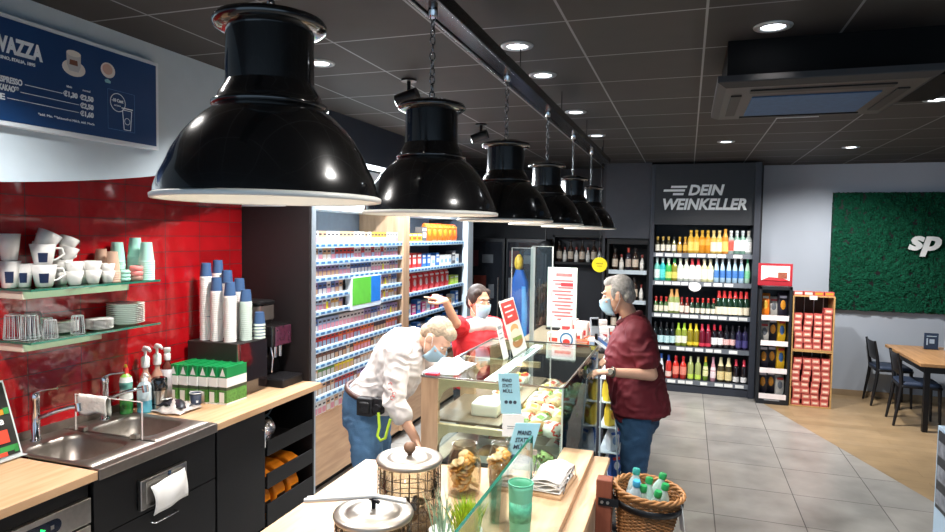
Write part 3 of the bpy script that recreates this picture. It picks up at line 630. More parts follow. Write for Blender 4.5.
t = thing('small_coffee_cup', 'dark blue paper cup standing in front of the milk cartons', 'cup', (-2.80, 3.11, WT))
MB().lathe([(.026, 0), (.036, .085), (.034, .085), (.025, .004)], n=22).build('body', M('navy_cup', '2a3348', .5), t)
MB().tube([(.0365*cos(a), .0365*sin(a), .086) for a in [2*pi*k/20 for k in range(20)]], .0022, 6, closed=True).build('rim', PAPERW, t)
m = MB(); m.add([(.031*cos(a), .031*sin(a), z) for z in (.03, .055) for a in (-.8, -.6, -.4)], [(0, 1, 4, 3), (1, 2, 5, 4)]); m.build('emblem', PAPERW, t)

# bottles behind the sink
def bottle(name, lab, loc, prof, mats, mis, parts=(), n=18, cat='bottle'):
    t = thing(name, lab, cat, loc); MB().lathe(prof, n=n, mis=mis).build('body', mats, t)
    for nm, mb, m_ in parts: mb.build(nm, m_, t)
    return t
CLR = M('green_soap', '7fb04a', .2, var=.1, coat=1); LBL = M('detergent_label', 'e3e6df', .4, var=.15, scale=40)
bottle('detergent_bottle', 'green washing-up liquid bottle with a red and yellow cap behind the right sink bowl', (-3.05, 2.835, WT), [(.03, 0), (.036, .01), (.037, .09), (.033, .15), (.036, .19), (.03, .22), (.012, .24)], [M('soap_green', '2f8a3c', .2, coat=1), LBL, M('label_teal', '6fb3a5', .4), LBL, CLR], [0, 0, 1, 2, 3, 4],
       [('cap', MB().lathe([(.014, .238), (.014, .262), (.01, .275)]), M('cap_red', 'c9342a', .4)), ('spout', MB().lathe([(.009, .275), (.006, .29)]), M('cap_yellow', 'f2c230', .4))])
t = bottle('soap_dispenser', 'clear pump bottle of pale blue hand soap behind the sink', (-2.985, 2.905, WT), [(.038, 0), (.042, .01), (.042, .075), (.042, .15), (.03, .175), (.014, .185)], [M('soap_blue', '63bdd6', .15, coat=1), M('soap_clear', 'cfe3ea', .15, coat=1)], [0, 0, 1, 1, 1])
MB().lathe([(.016, .185), (.016, .2), (.007, .203), (.007, .225)]).tube([(0, 0, .225), (.02, -.01, .228), (.045, -.02, .218)], .008).build('pump', PAPERW, t)
t = thing('insulated_cup', 'steel insulated cup with a black lid behind the sink', 'cup', (-2.935, 2.965, WT))
MB().lathe([(.034, 0), (.036, .005), (.04, .15)], n=24).build('body', STEEL, t); MB().lathe([(.043, .125), (.044, .13), (.045, .185), (.041, .195), (.03, .2)], n=24).build('lid', BLACKG, t)
SY = glass('syrup_glass', 'd9b9a6', .05, 2.0)
for x, y, l, hh in [(-3.06, 2.985, 'left syrup bottle with a white pump head behind the sink', .28), (-3.06, 3.075, 'right syrup bottle with a white pump head, between the steel cup and the labelled bottle', .285)]:
    t = thing('syrup_bottle', l, 'bottle', (x, y, WT), 0, 'syrup bottles')
    MB().lathe([(.033, 0), (.035, .01), (.035, .15), (.03, .19), (.015, .22), (.015, .25)], n=18).build('body', M('syrup_body', 'b78c78', .12, var=.1, coat=1), t)
    MB().lathe([(.0355, .03), (.0358, .03), (.0358, .13), (.0355, .13)], n=18, cap0=False, cap1=False).build('label', M('syrup_label', 'e9dcd2', .5, var=.1), t)
    MB().lathe([(.022, .245), (.024, .255), (.024, .3), (.018, .31), (.008, .315), (.008, .345)], n=14).build('pump', PAPERW, t)
    MB().tube([(-.01, 0, .345), (0, 0, .36), (.03, -.01, .362), (.06, -.02, .35)], [.014, .016, .012, .008], 10).build('nozzle', PAPERW, t)
t = thing('syrup_bottle', 'grey-labelled syrup bottle with a white cap, left of the milk cartons', 'bottle', (-3.055, 3.15, WT), 0, 'syrup bottles')
MB().lathe([(.033, 0), (.035, .01), (.035, .2), (.028, .225), (.014, .25), (.014, .285)], n=18).build('body', M('syrup_dark', '5f2a22', .12, coat=1), t)
MB().lathe([(.0355, .02), (.0358, .02), (.0358, .205), (.0355, .205)], n=18, cap0=False, cap1=False).build('label', M('syrup_grey_label', 'a9a4a6', .5, var=.2, scale=30), t)
MB().lathe([(.018, .26), (.02, .27), (.02, .3), (.016, .302), (.016, .31), (.02, .312), (.02, .335)], n=14).build('cap', PAPERW, t)
def rough_sheet(nx, ny, fx, mat, name, parent=None):
    m = MB(); m.add([fx(i/nx, j/ny) for i in range(nx + 1) for j in range(ny + 1)], [(i*(ny+1) + j, i*(ny+1) + j + 1, (i+1)*(ny+1) + j + 1, (i+1)*(ny+1) + j) for i in range(nx) for j in range(ny)], 0, True)
    o = m.build(name, mat, parent); o.modifiers.new('s', 'SOLIDIFY').thickness = .003; return o
t = thing('snack_bag', 'crumpled black and clear plastic bag lying on the worktop right of the sink', 'bag', (-2.86, 2.99, WT))
rough_sheet(16, 12, lambda u, v: (-.1 + .22*u, -.09 + .19*v + .01*sin(u*9), .008 + .045*abs(sin(u*3.1)*sin(v*3))*(1 + .4*sin(u*17 + v*11)) + .006*abs(sin(v*19 + u*5))), M('clear_wrap', 'cfc5bf', .2, .2, var=.3, scale=30, coat=1), 'wrapper', t)
rough_sheet(14, 8, lambda u, v: (-.1 + .2*u, -.07 + .11*v + .03*u, .026 + .05*abs(sin(u*2.6 + .4)*sin(v*2.6 + .4)) + .007*sin(u*15 + v*6)), M('dark_wrap', '26232c', .3, var=.2, coat=.6), 'printed_top', t)
MB().box(-.04, .02, -.05, -.01, .076, .08, mat=Matrix.Rotation(R(-12), 4, 'Y')).build('label', PAPERW, t)
# brochure rack at the far left
t = thing('leaflet_rack', 'leaning clear leaflet holder with colourful snack leaflets at the left edge of the worktop', 'leaflet holder', (-2.935, 2.04, WT + .008), R(90))
tilt = Matrix.Rotation(R(-20), 4, 'X')
MB().box(-.26, .1, -.002, .002, .004, .36, mat=tilt).box(-.26, .1, -.03, .07, .0, .004).build('holder', M('acrylic_white', 'cfd6d6', .2, coat=1), t)
lf = MB()
for x0, x1, z0, z1, mi in [(-.25, .09, .01, .35, 0), (-.15, .045, .235, .32, 1), (-.15, .08, .2, .225, 2), (-.15, .085, .03, .055, 3), (.0, .055, .07, .13, 4), (-.15, -.02, .06, .14, 3), (-.1, .03, .012, .03, 4), (.06, .085, .2, .23, 3), (.065, .085, .02, .045, 3)]:
    lf.box(x0, x1, -.006 - .001*mi, -.003, z0, z1, mi, mat=tilt)
lf.build('leaflet', [M('leaflet_black', '20211f', .3, coat=.5), M('leaflet_yellow', 'e9b51f', .4), M('leaflet_orange', 'd98a20', .4), M('leaflet_green', '2f8d3f', .4), M('leaflet_red', 'd8452c', .4)], t)
text('leaflet_lettering', 'ure', .05, PAPERW, t, (-.02, .0445, .15), (R(90 - 20), 0, 0), 0, .001)
# ============================================================ KIOSK RACK (tobacco, crisps) ON THE LEFT BACK
RW = M('rack_white', 'e6edf2', .4, var=.02); RB = M('rack_back', '6d7c8c', .5, var=.05)
def railmat():
    m = bpy.data.materials.new('price_rail'); m.use_nodes = True; n = m.node_tree.nodes; L = m.node_tree.links; b = n['Principled BSDF']
    tc = n.new('ShaderNodeTexCoord'); sp = n.new('ShaderNodeSeparateXYZ'); L.new(tc.outputs['Object'], sp.inputs[0])
    mu = n.new('ShaderNodeMath'); mu.operation = 'MULTIPLY'; mu.inputs[1].default_value = 11.5; L.new(sp.outputs['Y'], mu.inputs[0])
    fr = n.new('ShaderNodeMath'); fr.operation = 'FRACT'; L.new(mu.outputs[0], fr.inputs[0])
    gt = n.new('ShaderNodeMath'); gt.operation = 'LESS_THAN'; gt.inputs[1].default_value = .62; L.new(fr.outputs[0], gt.inputs[0])
    mx = n.new('ShaderNodeMix'); mx.data_type = 'RGBA'; mx.inputs['A'].default_value = lin('a9d3ee'); mx.inputs['B'].default_value = lin('2f6ea6')
    L.new(gt.outputs[0], mx.inputs['Factor']); L.new(mx.outputs['Result'], b.inputs['Base Color']); b.inputs['Roughness'].default_value = .35; return m
PR = railmat(); PRL = M('rail_light', 'd5e8f4', .35, var=0)
XF = -2.6
t = thing('kiosk_rack', 'long white kiosk rack with blue price rails and an oak plinth, behind the bending man', 'rack', (0, 0, 0))
MB().box(-3.1, -3.06, 4.09, 7.42, .08, 2.18).build('back_panel', RB, t)
MB().box(-3.06, XF, 4.088, 4.108, .08, 2.18).build('side_panel', RW, t); MB().box(-3.06, XF - .02, 7.40, 7.42, .08, 2.18).build('side_panel', M('rack_dark', '2d3440', .5), t)
MB().box(-3.06, XF + .02, 5.61, 5.75, .08, 2.18).build('divider', OAKZ, t, .002)
MB().box(-3.06, XF - .01, 4.09, 7.42, .08, .61).build('plinth', woodmat('oak_plinth', 'a9876a', 'bf9d7c', .5, 'Y'), t)
MB().box(-3.06, XF - .08, 4.09, 7.42, 0, .08).build('kick_board', BLACK, t)
MB().box(XF - .04, XF + .05, 7.42, 7.62, 0, 2.3).build('end_post', M('post_white', 'ccd8e0', .4, var=.02), t, .004)
PZ = .61
ZS = [1.91, 1.78, 1.655, 1.52, 1.40, 1.245, 1.12, 1.0, .885, .755]
def shelf(t, y0, y1, z):
    o = MB().box(-3.06, XF - .012, y0, y1, z - .012, z).build('shelf', RW, t)
    MB().box(XF - .012, XF + .006, y0, y1, z - .03, z + .012, mi=0).box(XF + .006, XF + .0075, y0, y1, z - .02, z - .001, mi=1).build('price_rail', [PRL, PR], o)
SCR = (4.63, 5.16)
def spans(z): return [(4.11, SCR[0] - .02), (SCR[1] + .02, 5.61)] if 1.38 < z < 1.6 else [(4.11, 5.61)]
for z in ZS:
    for a, b in spans(z): shelf(t, a, b, z)
ZB = [1.91, 1.64, 1.40, 1.165, .93, .70]
for z in ZB: shelf(t, 5.75, 7.40, z)
t = thing('promo_screen', 'green and blue lit promotional panel set into the tobacco shelves', 'display', (XF, 0, 0))
MB().box(-.05, .01, SCR[0], SCR[1], 1.36, 1.635).build('frame', RW, t, .003)
MB().box(.0101, .0125, SCR[0] + .015, 4.965, 1.40, 1.625).build('green_half', M('panel_green', '58b53c', .3, var=.08, emit='58b53c', es=.25), t)
MB().box(.0101, .0125, 4.967, SCR[1] - .015, 1.40, 1.625).build('blue_half', M('panel_blue', '1d6fc4', .3, var=.08, emit='1d6fc4', es=.25), t)
MB().box(.0101, .012, SCR[0] + .015, SCR[1] - .015, 1.365, 1.39).build('label_strip', PRL, t)
# packets
PAL = {'white': 'd9d8d6', 'tan': 'cfa883', 'red': 'c43a34', 'gold': 'c99e4a', 'blue': '3f66a8', 'purple': '8f80b0', 'teal': '5fa3a8', 'orange': 'e0712c', 'dark': '42363a', 'green': '5f8f4a', 'yellow': 'e6cf2a', 'pale blue': '9db9d8', 'brown': '7a5140', 'pink': 'd892a4', 'lime': 'b7d430'}
def mk_pack(c, c2):
    def f():
        b = MB().box(-.085, 0, -.0285, .0285, 0, .098, 0)
        b.box(0, .0006, -.024, .024, .006, .05, 1).box(0, .0006, -.018, .018, .066, .08, 2)
        return b.build('cigarette_packet', [M('pack_' + c, PAL[c], .35, var=.05), M('pack_' + c2, PAL[c2], .4, var=.12, scale=90), M('pack_ink', '343038', .4)])
    return Kind(f)
PK = {}
def packrow(z, y0, y1, pal, rowname, step=.0605):
    n = int((y1 - y0 - .03) / step)
    for k in range(n):
        c = pal[min(len(pal) - 1, int(k*len(pal)/n))] if random.random() < .7 else random.choice(pal)
        c2 = random.choice(['white', 'pale blue', 'pale blue', 'white', 'pink', 'tan'])
        key = c
        if key not in PK: PK[key] = mk_pack(c, c2)
        PK[key].put('%s cigarette packet on the %s' % (c, rowname), 'packet', (XF - .02, y0 + .035 + step*k, z + .001), 0, 'packets on the ' + rowname)
RN = ['top tobacco shelf', 'second tobacco shelf from the top', 'third tobacco shelf from the top', 'upper short tobacco shelf', 'lower short tobacco shelf',
      'tobacco shelf just below the green panel', 'fourth tobacco shelf from the bottom', 'third tobacco shelf from the bottom', 'second tobacco shelf from the bottom', 'bottom tobacco shelf']
PALS = [['white', 'tan', 'white', 'gold', 'white'], ['tan', 'red', 'white', 'white', 'pale blue'], ['purple', 'pale blue', 'blue', 'white', 'purple'], ['purple', 'white', 'blue', 'tan'], ['pale blue', 'white', 'gold', 'purple'],
        ['pale blue', 'white', 'blue', 'purple'], ['red', 'red', 'orange', 'orange', 'dark', 'orange'], ['brown', 'dark', 'orange', 'tan', 'brown'], ['green', 'yellow', 'tan', 'brown', 'red'], ['tan', 'red', 'purple', 'brown', 'white']]
for z, nm, pal in zip(ZS, RN, PALS):
    sp = spans(z)
    for i, (a, b) in enumerate(sp): packrow(z, a, b, pal, nm + ((' left of the green panel', ' right of the blue panel')[i] if len(sp) > 1 else ''))
packrow(.611, 4.11, 5.61, ['white', 'tan', 'red', 'white', 'pale blue'], 'oak plinth below the lowest tobacco shelf')
YT = Kind(lambda: MB().box(0, .002, -.014, .014, 0, .06).box(0, .018, -.014, .014, 0, .001).build('shelf_tag', M('tag_yellow', 'e8e02a', .5, emit='e8e02a', es=.05)))
for z, y, l in [(1.655, 5.25, 'yellow shelf tag on the third tobacco shelf'), (1.52, 5.3, 'yellow shelf tag right of the blue panel, upper'), (1.40, 5.28, 'yellow shelf tag right of the blue panel, lower'), (1.40, 4.3, 'yellow shelf tag left of the green panel, lower'), (1.52, 4.12, 'yellow shelf tag at the left edge, beside the upper half of the green panel'), (1.245, 4.12, 'yellow shelf tag at the left edge below the green panel'), (1.245, 5.42, 'yellow shelf tag under the blue panel')]:
    YT.put(l, 'tag', (XF - .018, y, z + .007), 0, 'yellow shelf tags')
def mk_box(c, c2, w, h, d, nm, soft=False, c3='f2f0ec'):
    def f():
        b = MB()
        if soft:
            b.loft([rr(-d/2, 0, d*.35, w*.46, .01, 0), rr(-d/2, 0, d/2, w/2, .015, h*.3), rr(-d/2, 0, d*.42, w*.48, .012, h*.75), rr(-d/2, 0, d*.12, w*.49, .004, h)], smooth=True)
            b.ell((-d*.06, 0, h*.48), (d*.1, w*.3, h*.22), 1)
            b.box(-d*.3, -d*.02, -w*.35, w*.35, h*.78, h*.88, 2)
        else:
            b.box(-d, 0, -w/2, w/2, 0, h).box(0, .001, -w*.36, w*.36, h*.3, h*.62, 1).box(0, .001, -w*.4, w*.4, h*.74, h*.88, 2)
        return b.build(nm, [M('box_' + c, c, .35, var=.06), M('box_' + c2, c2, .4, var=.15, scale=50), M('box_' + c3, c3, .4)])
    return Kind(f)
BX = {'orange pouch': mk_box('f2641c', 'f78f2d', .15, .2, .08, 'snack_pouch', True, 'f9b04a'), 'red bag': mk_box('dc3030', 'f4e9e4', .115, .19, .06, 'sweets_bag', True), 'yellow box': mk_box('f0b63a', 'e55a26', .12, .09, .08, 'snack_box'), 'blue box': mk_box('2d6fc0', 'e8eef2', .09, .15, .07, 'snack_box'),
      'red box': mk_box('d02f2c', 'f2d8d0', .1, .16, .07, 'snack_box'), 'white box': mk_box('eceae8', '9cc3e2', .1, .12, .07, 'snack_box'), 'lime box': mk_box('b9dc1e', 'dcee7a', .13, .11, .08, 'snack_box'), 'pink box': mk_box('d64a86', 'f4dfe8', .1, .11, .07, 'snack_box'), 'grey box': mk_box('55565c', 'cfcfd4', .12, .16, .08, 'snack_box')}
def brow(z, items, nm, y=5.78):
    for c in items:
        w = {'orange pouch': .16, 'red bag': .155, 'lime box': .15}.get(c, .128)
        if y + w > 7.39: break
        BX[c].put('%s on the %s of the crisps and sweets bay' % (c, nm), 'package', (XF - .025, y + w/2, z + .001), 0, 'goods on the ' + nm); y += w
brow(1.91, ['yellow box']*2 + ['yellow box', 'grey box'] + ['orange pouch']*6, 'top shelf')
brow(1.64, ['red box', 'red box', 'red box', 'blue box', 'blue box', 'white box', 'blue box', 'white box', 'white box', 'white box', 'grey box', 'white box'], 'second shelf')
brow(1.40, ['red bag']*8 + ['lime box', 'lime box'], 'third shelf', 5.76)
brow(1.165, ['pale'] and ['white box', 'pink box', 'blue box', 'pink box', 'white box', 'pink box', 'red box', 'blue box', 'pink box', 'yellow box', 'white box', 'blue box'], 'fourth shelf')
brow(.93, ['blue box', 'white box', 'blue box', 'white box', 'yellow box', 'blue box', 'white box', 'blue box', 'white box', 'blue box', 'white box', 'blue box'], 'fifth shelf')
brow(.70, ['white box', 'yellow box', 'red box', 'white box', 'blue box', 'yellow box', 'red box', 'white box', 'pink box', 'white box', 'blue box', 'white box'], 'bottom shelf')
# ============================================================ BACK WALL: WINE RACK, DISPLAYS, MOSS PANEL, CAFE TABLE
SL = M('slate_rack', '2a2e38', .5, var=.05); RAILG = M('shelf_rail_grey', '6f747c', .4, .3, var=.05); TAGW = M('price_ticket', 'e8e9e6', .5, var=.02)
RX0, RX1, RY = -.466, .84, 8.65
t = thing('wine_rack', 'tall dark wine rack with five bottle shelves and a white lettered header', 'wine rack', (0, 0, 0))
MB().box(RX0, RX1, 9.22, 9.285, .02, 2.94).build('back_panel', M('rack_inside', '22262e', .5), t)
MB().box(RX0, RX0 + .05, RY, 9.22, 0, 2.94).build('side_panel', SL, t, .003); MB().box(RX1 - .07, RX1, RY - .04, 9.22, 0, 2.94).build('side_panel', SL, t, .003)
h = MB().box(RX0 + .05, RX1 - .07, RY - .005, RY + .06, 2.165, 2.94).build('header', M('header_black', '1c1f25', .5, var=.05), t)
MB().box(RX0 + .05, RX1 - .07, RY, 9.22, 0, .09).build('plinth', SL, t)
HW = M('header_white', 'e4e8ea', .5, var=0)
y = RY - .008
text('header_lettering', 'DEIN', .178, HW, t, (-.015, y, 2.545), FACE_Y, .22, .007, fitw=.43)
text('header_lettering', 'WEINKELLER', .19, HW, t, (-.335, y, 2.362), FACE_Y, .22, .007, fitw=1.0)
sb = MB()
for x0, x1, z in ((-.225, -.03, 2.648), (-.315, -.055, 2.602), (-.2, -.07, 2.555)): sb.prism([(x0, z - .014), (x1, z - .014), (x1 + .006, z + .014), (x0 + .006, z + .014)], 'Y', y - .002, y + .003)
sb.build('speed_stripes', HW, t)
SZ = [1.80, 1.435, 1.015, .59, .16]

for z in SZ:
    o = MB().box(RX0 + .05, RX1 - .07, RY + .02, 9.22, z - .02, z).build('shelf', SL, t)
    r = MB().box(RX0 + .05, RX1 - .07, RY - .005, RY + .02, z - .055, z + .004); x = RX0 + .08
    while x < RX1 - .2:
        w_ = random.choice([.085, .1, .1]); r.box(x, x + w_, RY - .0075, RY - .005, z - .045, z - .006, 1); x += w_ + random.choice([.012, .03, .09, .015])
    r.build('price_rail', [RAILG, TAGW], o)
tag(MB().prism([(.105 + .075*cos(a), 1.375 + .06*sin(a)) for a in [2*pi*k/20 for k in range(20)]], 'Y', RY - .014, RY - .0085).build('shelf_talker', PAPERW), 'round white shelf card hanging below the second wine shelf', 'card')
SHAPES = {'wine': [(.030, 0), (.0365, .006), (.0368, .06), (.0368, .19), (.030, .215), (.0145, .235), (.0138, .29), (.015, .292), (.0145, .3)],
          'champ': [(.034, 0), (.042, .006), (.043, .15), (.036, .2), (.021, .245), (.0165, .275), (.018, .3), (.0185, .305), (.016, .315)],
          'liq': [(.032, 0), (.04, .006), (.04, .17), (.036, .195), (.017, .225), (.0155, .262), (.0185, .264), (.0185, .295), (.014, .297)],
          'small': [(.024, 0), (.029, .004), (.029, .1), (.024, .125), (.0125, .155), (.012, .185), (.0145, .187), (.0145, .207), (.012, .209)],
          'slim': [(.026, 0), (.033, .006), (.033, .14), (.024, .2), (.0135, .25), (.013, .298), (.0155, .3), (.015, .31), (.012, .312)]}
def mk_bottle(shape, body, label, cap, l0=.2, l1=.55, cz=.78):
    pr = SHAPES[shape]; H = pr[-1][1]
    def rad(z):
        for (r0, z0), (r1, z1) in zip(pr, pr[1:]):
            if z0 <= z <= z1: return r0 + (r1 - r0)*(z - z0)/max(1e-6, z1 - z0)
        return pr[-1][0]
    def f():
        t = MB().lathe(pr, n=14).build('bottle', M('bottle_' + body, body, .12, var=.05, coat=.8))
        zs = [H*l0 + H*(l1 - l0)*k/4 for k in range(5)]
        MB().lathe([(rad(z) + .0008, z) for z in zs], n=14, cap0=False, cap1=False).build('label', M('blabel_' + label, label, .5, var=.18, scale=70), t)
        c = [(rad(H*cz) + .0012, H*cz)] + [(r + .0012, z) for r, z in pr if z > H*cz + .001]; c.append((c[-1][0]*.8, H + .001))
        MB().lathe(c, n=12).build('cap', M('bcap_' + cap, cap, .3, var=.05, coat=.4), t); return t
    return Kind(f)
BK = {}
def wrow(z, spec, nm):
    tot = sum(n for n, *_ in spec); x0, x1 = RX0 + .095, RX1 - .115; k = 0
    for n, desc, shape, body, label, cap, l0, l1, cz in spec:
        key = (shape, body, label, cap)
        if key not in BK: BK[key] = mk_bottle(shape, body, label, cap, l0, l1, cz)
        for i in range(n):
            desc = desc.replace(', right end', '').replace(' at the right end', '')
            lab = ('%s on the %s of the wine rack' % (desc, nm) if len(desc.split()) < 8 else '%s on the %s' % (desc, nm)) if n == 1 else ('%s on the %s, %s from left' % (desc, nm, ['first', 'second', 'third', 'fourth', 'fifth', 'sixth'][i]))
            BK[key].put(lab, 'bottle', (x0 + (x1 - x0)*(k/(tot - 1)), 8.72 + .008*(k % 2), z + .001), R(-90) + random.uniform(-.3, .3), 'bottles on the ' + nm); k += 1
wrow(SZ[0], [(3, 'small dark gold-topped bottle', 'small', '3a3524', 'ece8da', 'd9b45a', .12, .5, .78), (1, 'small bottle with a white label and dark cap', 'small', '8a8458', 'efece0', '2a2a2a', .12, .5, .8), (2, 'small amber bottle with gold top', 'small', 'a9741e', 'e2b44e', 'e0b03a', .15, .5, .78),
             (2, 'yellow sparkling bottle with gold top', 'liq', 'e0ad3c', 'f0cf6a', 'e2b640', .12, .5, .66), (2, 'orange sparkling bottle with gold top', 'liq', 'd98f24', 'e8a53a', 'e0b03a', .35, .6, .7), (2, 'pale gold bottle with cream label', 'liq', 'd8b458', 'f3e7c8', 'e9cf86', .1, .5, .68),
             (1, 'large orange-gold bottle with gold top', 'champ', 'd88a2e', 'f0c069', 'e5a43a', .1, .5, .68), (1, 'clear bottle with red label', 'liq', '9fb0aa', 'cf4a3c', 'dfe3e4', .15, .6, .78), (2, 'clear green bottle with round white label', 'liq', '6f9486', 'f2f4f2', 'c9d3d6', .15, .6, .8), (1, 'clear white-labelled bottle at the right end', 'liq', 'b9c4c0', 'f2f2ee', 'e3e0d4', .1, .62, .8)], 'top shelf')
wrow(SZ[1], [(1, 'pale teal bottle', 'liq', '6fc3b5', 'dff0ea', 'cfe3e0', .12, .5, .8), (1, 'bright turquoise bottle', 'liq', '2bb9bd', '59d3d0', 'c9dfe0', .12, .5, .8), (1, 'green bottle with a pale top', 'liq', '3fae54', 'c5e07a', 'e6ecd6', .12, .4, .8), (1, 'olive bottle with green cap', 'liq', '8a8a2a', 'd9c964', '2f9a52', .12, .4, .8),
             (2, 'clear bottle with grey-white label', 'liq', 'c9d2c4', 'eef0ec', 'e2e6d0', .12, .55, .8), (2, 'clear bottle with a red cap', 'liq', 'dcdcd6', 'f3f0ec', 'cf3a46', .12, .55, .72), (2, 'pale yellow bottle with cream cap', 'liq', 'd9d8a8', 'f0ecd2', 'eee8c8', .12, .55, .78),
             (5, 'clear blue-labelled bottle', 'slim', 'a9c8dc', '3f74b8', 'e4eaee', .2, .5, .82), (1, 'clear bottle with green label and cap, right end', 'slim', 'b5d9c4', '7fce9c', '2f9a62', .2, .5, .82)], 'second shelf')
wrow(SZ[2], [(3, 'small green bottle with red cap', 'small', '4a6a3a', 'e6e2cc', 'b9342f', .1, .45, .72), (2, 'tall pale green sparkling bottle with red top', 'champ', '9aa866', 'efe9d0', 'd09a5a', .1, .45, .68), (2, 'small blush bottle with red cap', 'small', '7a3a30', 'f0ded0', 'c2383a', .08, .5, .74),
             (5, 'small dark green bottle with red neck foil', 'small', '27402c', 'e9e4d2', 'c93a36', .08, .38, .74), (6, 'dark green sparkling bottle with red neck foil', 'champ', '16301f', 'efe2c8', 'c6302f', .06, .36, .72)], 'middle shelf')
wrow(SZ[3], [(4, 'dark wine bottle with pale blue label', 'wine', '131a1c', 'bfe0e4', '20242a', .12, .42, .78), (2, 'white wine bottle with lime foil', 'wine', '8c9a3a', 'f0f2d8', 'a9d23a', .15, .45, .72), (2, 'white wine bottle with yellow foil', 'wine', '8a7c1e', 'e8cf3a', 'ecd32f', .08, .22, .72),
             (2, 'rose-red bottle with pink label', 'wine', '6a1226', 'd2384e', 'd63a52', .06, .2, .74), (2, 'red wine bottle with white label and red foil', 'wine', '1b1218', 'f2efee', 'd22f46', .16, .46, .78), (2, 'dark bottle with red and white label', 'wine', '17151c', 'e6b9b6', '1d1c24', .18, .42, .78), (2, 'dark violet bottle with dark cap, right end', 'wine', '262044', '4a4480', '191822', .1, .4, .8)], 'fourth shelf')
wrow(SZ[4], [(1, 'red bottle half hidden at the left', 'wine', 'c93a44', 'f0d6d2', 'd23a46', .1, .4, .78), (1, 'clear bottle with blue top', 'slim', 'dfe6ea', 'eef2f4', '2a5fb0', .1, .4, .8), (1, 'red bottle with blue cap', 'wine', 'c2332c', 'f3cfc4', '2f4fa0', .08, .3, .76), (2, 'red juice-like bottle with red cap', 'liq', 'd0342a', 'e88a78', 'c8262a', .2, .55, .74),
             (2, 'pale green bottle with lime label', 'wine', 'a3ad6a', 'c5e05a', 'dfe4b0', .05, .25, .78), (1, 'yellow-capped bottle', 'slim', '7a9a34', 'e8e6b0', 'e9b92f', .2, .6, .78), (1, 'pink bottle', 'slim', 'd69aa8', 'f3dde2', 'd7a3b6', .15, .6, .78), (2, 'dark bottle with gold label', 'champ', '4a4028', 'e2cf96', 'e6dcae', .1, .45, .66), (2, 'dark red wine bottle with red foil, right end', 'wine', '1c1216', 'efecea', 'c93046', .06, .28, .74)], 'bottom shelf')

# crisps floor stand
t = thing('crisps_stand', 'narrow black floor stand of snack bags with a red and white sign on top', 'display stand', (0, 0, 0))
SX0, SX1, SY = .845, 1.205, 8.42
MB().box(SX0, SX0 + .03, SY, SY + .36, 0, 1.43).box(SX1 - .03, SX1, SY, SY + .36, 0, 1.43).box(SX0, SX1, SY + .33, SY + .36, 0, 1.43).box(SX0, SX1, SY, SY + .36, 1.39, 1.43).build('frame', M('stand_black', '16181c', .4), t, .003)
MB().box(SX0 + .03, SX1 - .03, SY, SY + .33, 0, .1).build('plinth', M('stand_black', ''), t)
text('plinth_lettering', 'Lay Snacks', .03, PAPERW, t, (SX0 + .1, SY - .002, .035), FACE_Y) if False else MB().box(SX0 + .09, SX1 - .1, SY - .002, SY + .001, .045, .058).build('plinth_stripe', M('stripe_grey', '8f9297', .5), t)
MB().box(SX0 - .02, SX1, SY + .06, SY + .075, 1.435, 1.705).build('sign', M('sign_red', '9c1f2a', .4), t, .002)
s_ = MB().box(SX0 + .015, SX1 - .03, SY + .056, SY + .06, 1.5, 1.675).build('sign_panel', M('sign_white', 'eeeae6', .5, var=.04), t)
sp = MB().box(SX0 + .03, SX0 + .16, SY + .053, SY + .056, 1.63, 1.64).box(SX0 + .03, SX0 + .19, SY + .053, SY + .056, 1.6, 1.61).box(SX0 + .03, SX0 + .15, SY + .053, SY + .056, 1.575, 1.585)
sp.prism([(SX0 + .015, 1.5), (SX1 - .03, 1.5), (SX1 - .13, 1.535), (SX0 + .1, 1.54)], 'Y', SY + .052, SY + .056, 1).box(SX0 + .2, SX0 + .3, SY + .05, SY + .056, 1.525, 1.6, 2).build('sign_print', [M('print_soft', '9aa0a6', .5), M('print_red', 'c92f36', .5), M('print_brown2', '8a4a36', .5, var=.3, scale=60)], t)
for z in (.1, .415, .748, 1.056):
    o = MB().box(SX0 + .03, SX1 - .03, SY + .01, SY + .33, z - .012, z).build('shelf', M('stand_black', ''), t)
    MB().box(SX0 + .03, SX1 - .03, SY - .005, SY + .01, z - .035, z + .025).build('price_rail', M('rail_cream', 'efe3e2', .4, var=.06), o)
SN = {'orange': mk_box('f07f1e', 'f7c14a', .12, .2, .1, 'crisps_bag', True, 'f4f0e6'), 'dark': mk_box('241f2c', 'f0a02e', .14, .21, .1, 'crisps_bag', True, 'dcd4e2'), 'yellow': mk_box('efb92a', '4a79b8', .12, .21, .1, 'crisps_bag', True, 'd8372e'), 'pale': mk_box('d9d4cc', '7a7f86', .13, .17, .1, 'crisps_bag', True, 'c33a34')}
for z, its, nm in [(1.056, ['orange', 'pale', 'dark'], 'top'), (.748, ['pale', 'dark', 'yellow'], 'second'), (.415, ['dark', 'dark', 'yellow'], 'third'), (.1, ['dark', 'dark', 'pale'], 'bottom')]:
    x = SX0 + .03
    for k, c in enumerate(its):
        SN[c].put('%s crisps bag, %s on the %s shelf of the narrow floor stand' % (c, ['leftmost', 'middle one', 'rightmost'][k], nm), 'bag', (SX0 + .083 + .098*k, SY + .12 + .045*(k % 2), z + .001), R(-90 + 8*(k - 1)), 'snack bags on the floor stand', scale=(1.15, .76, 1.38))
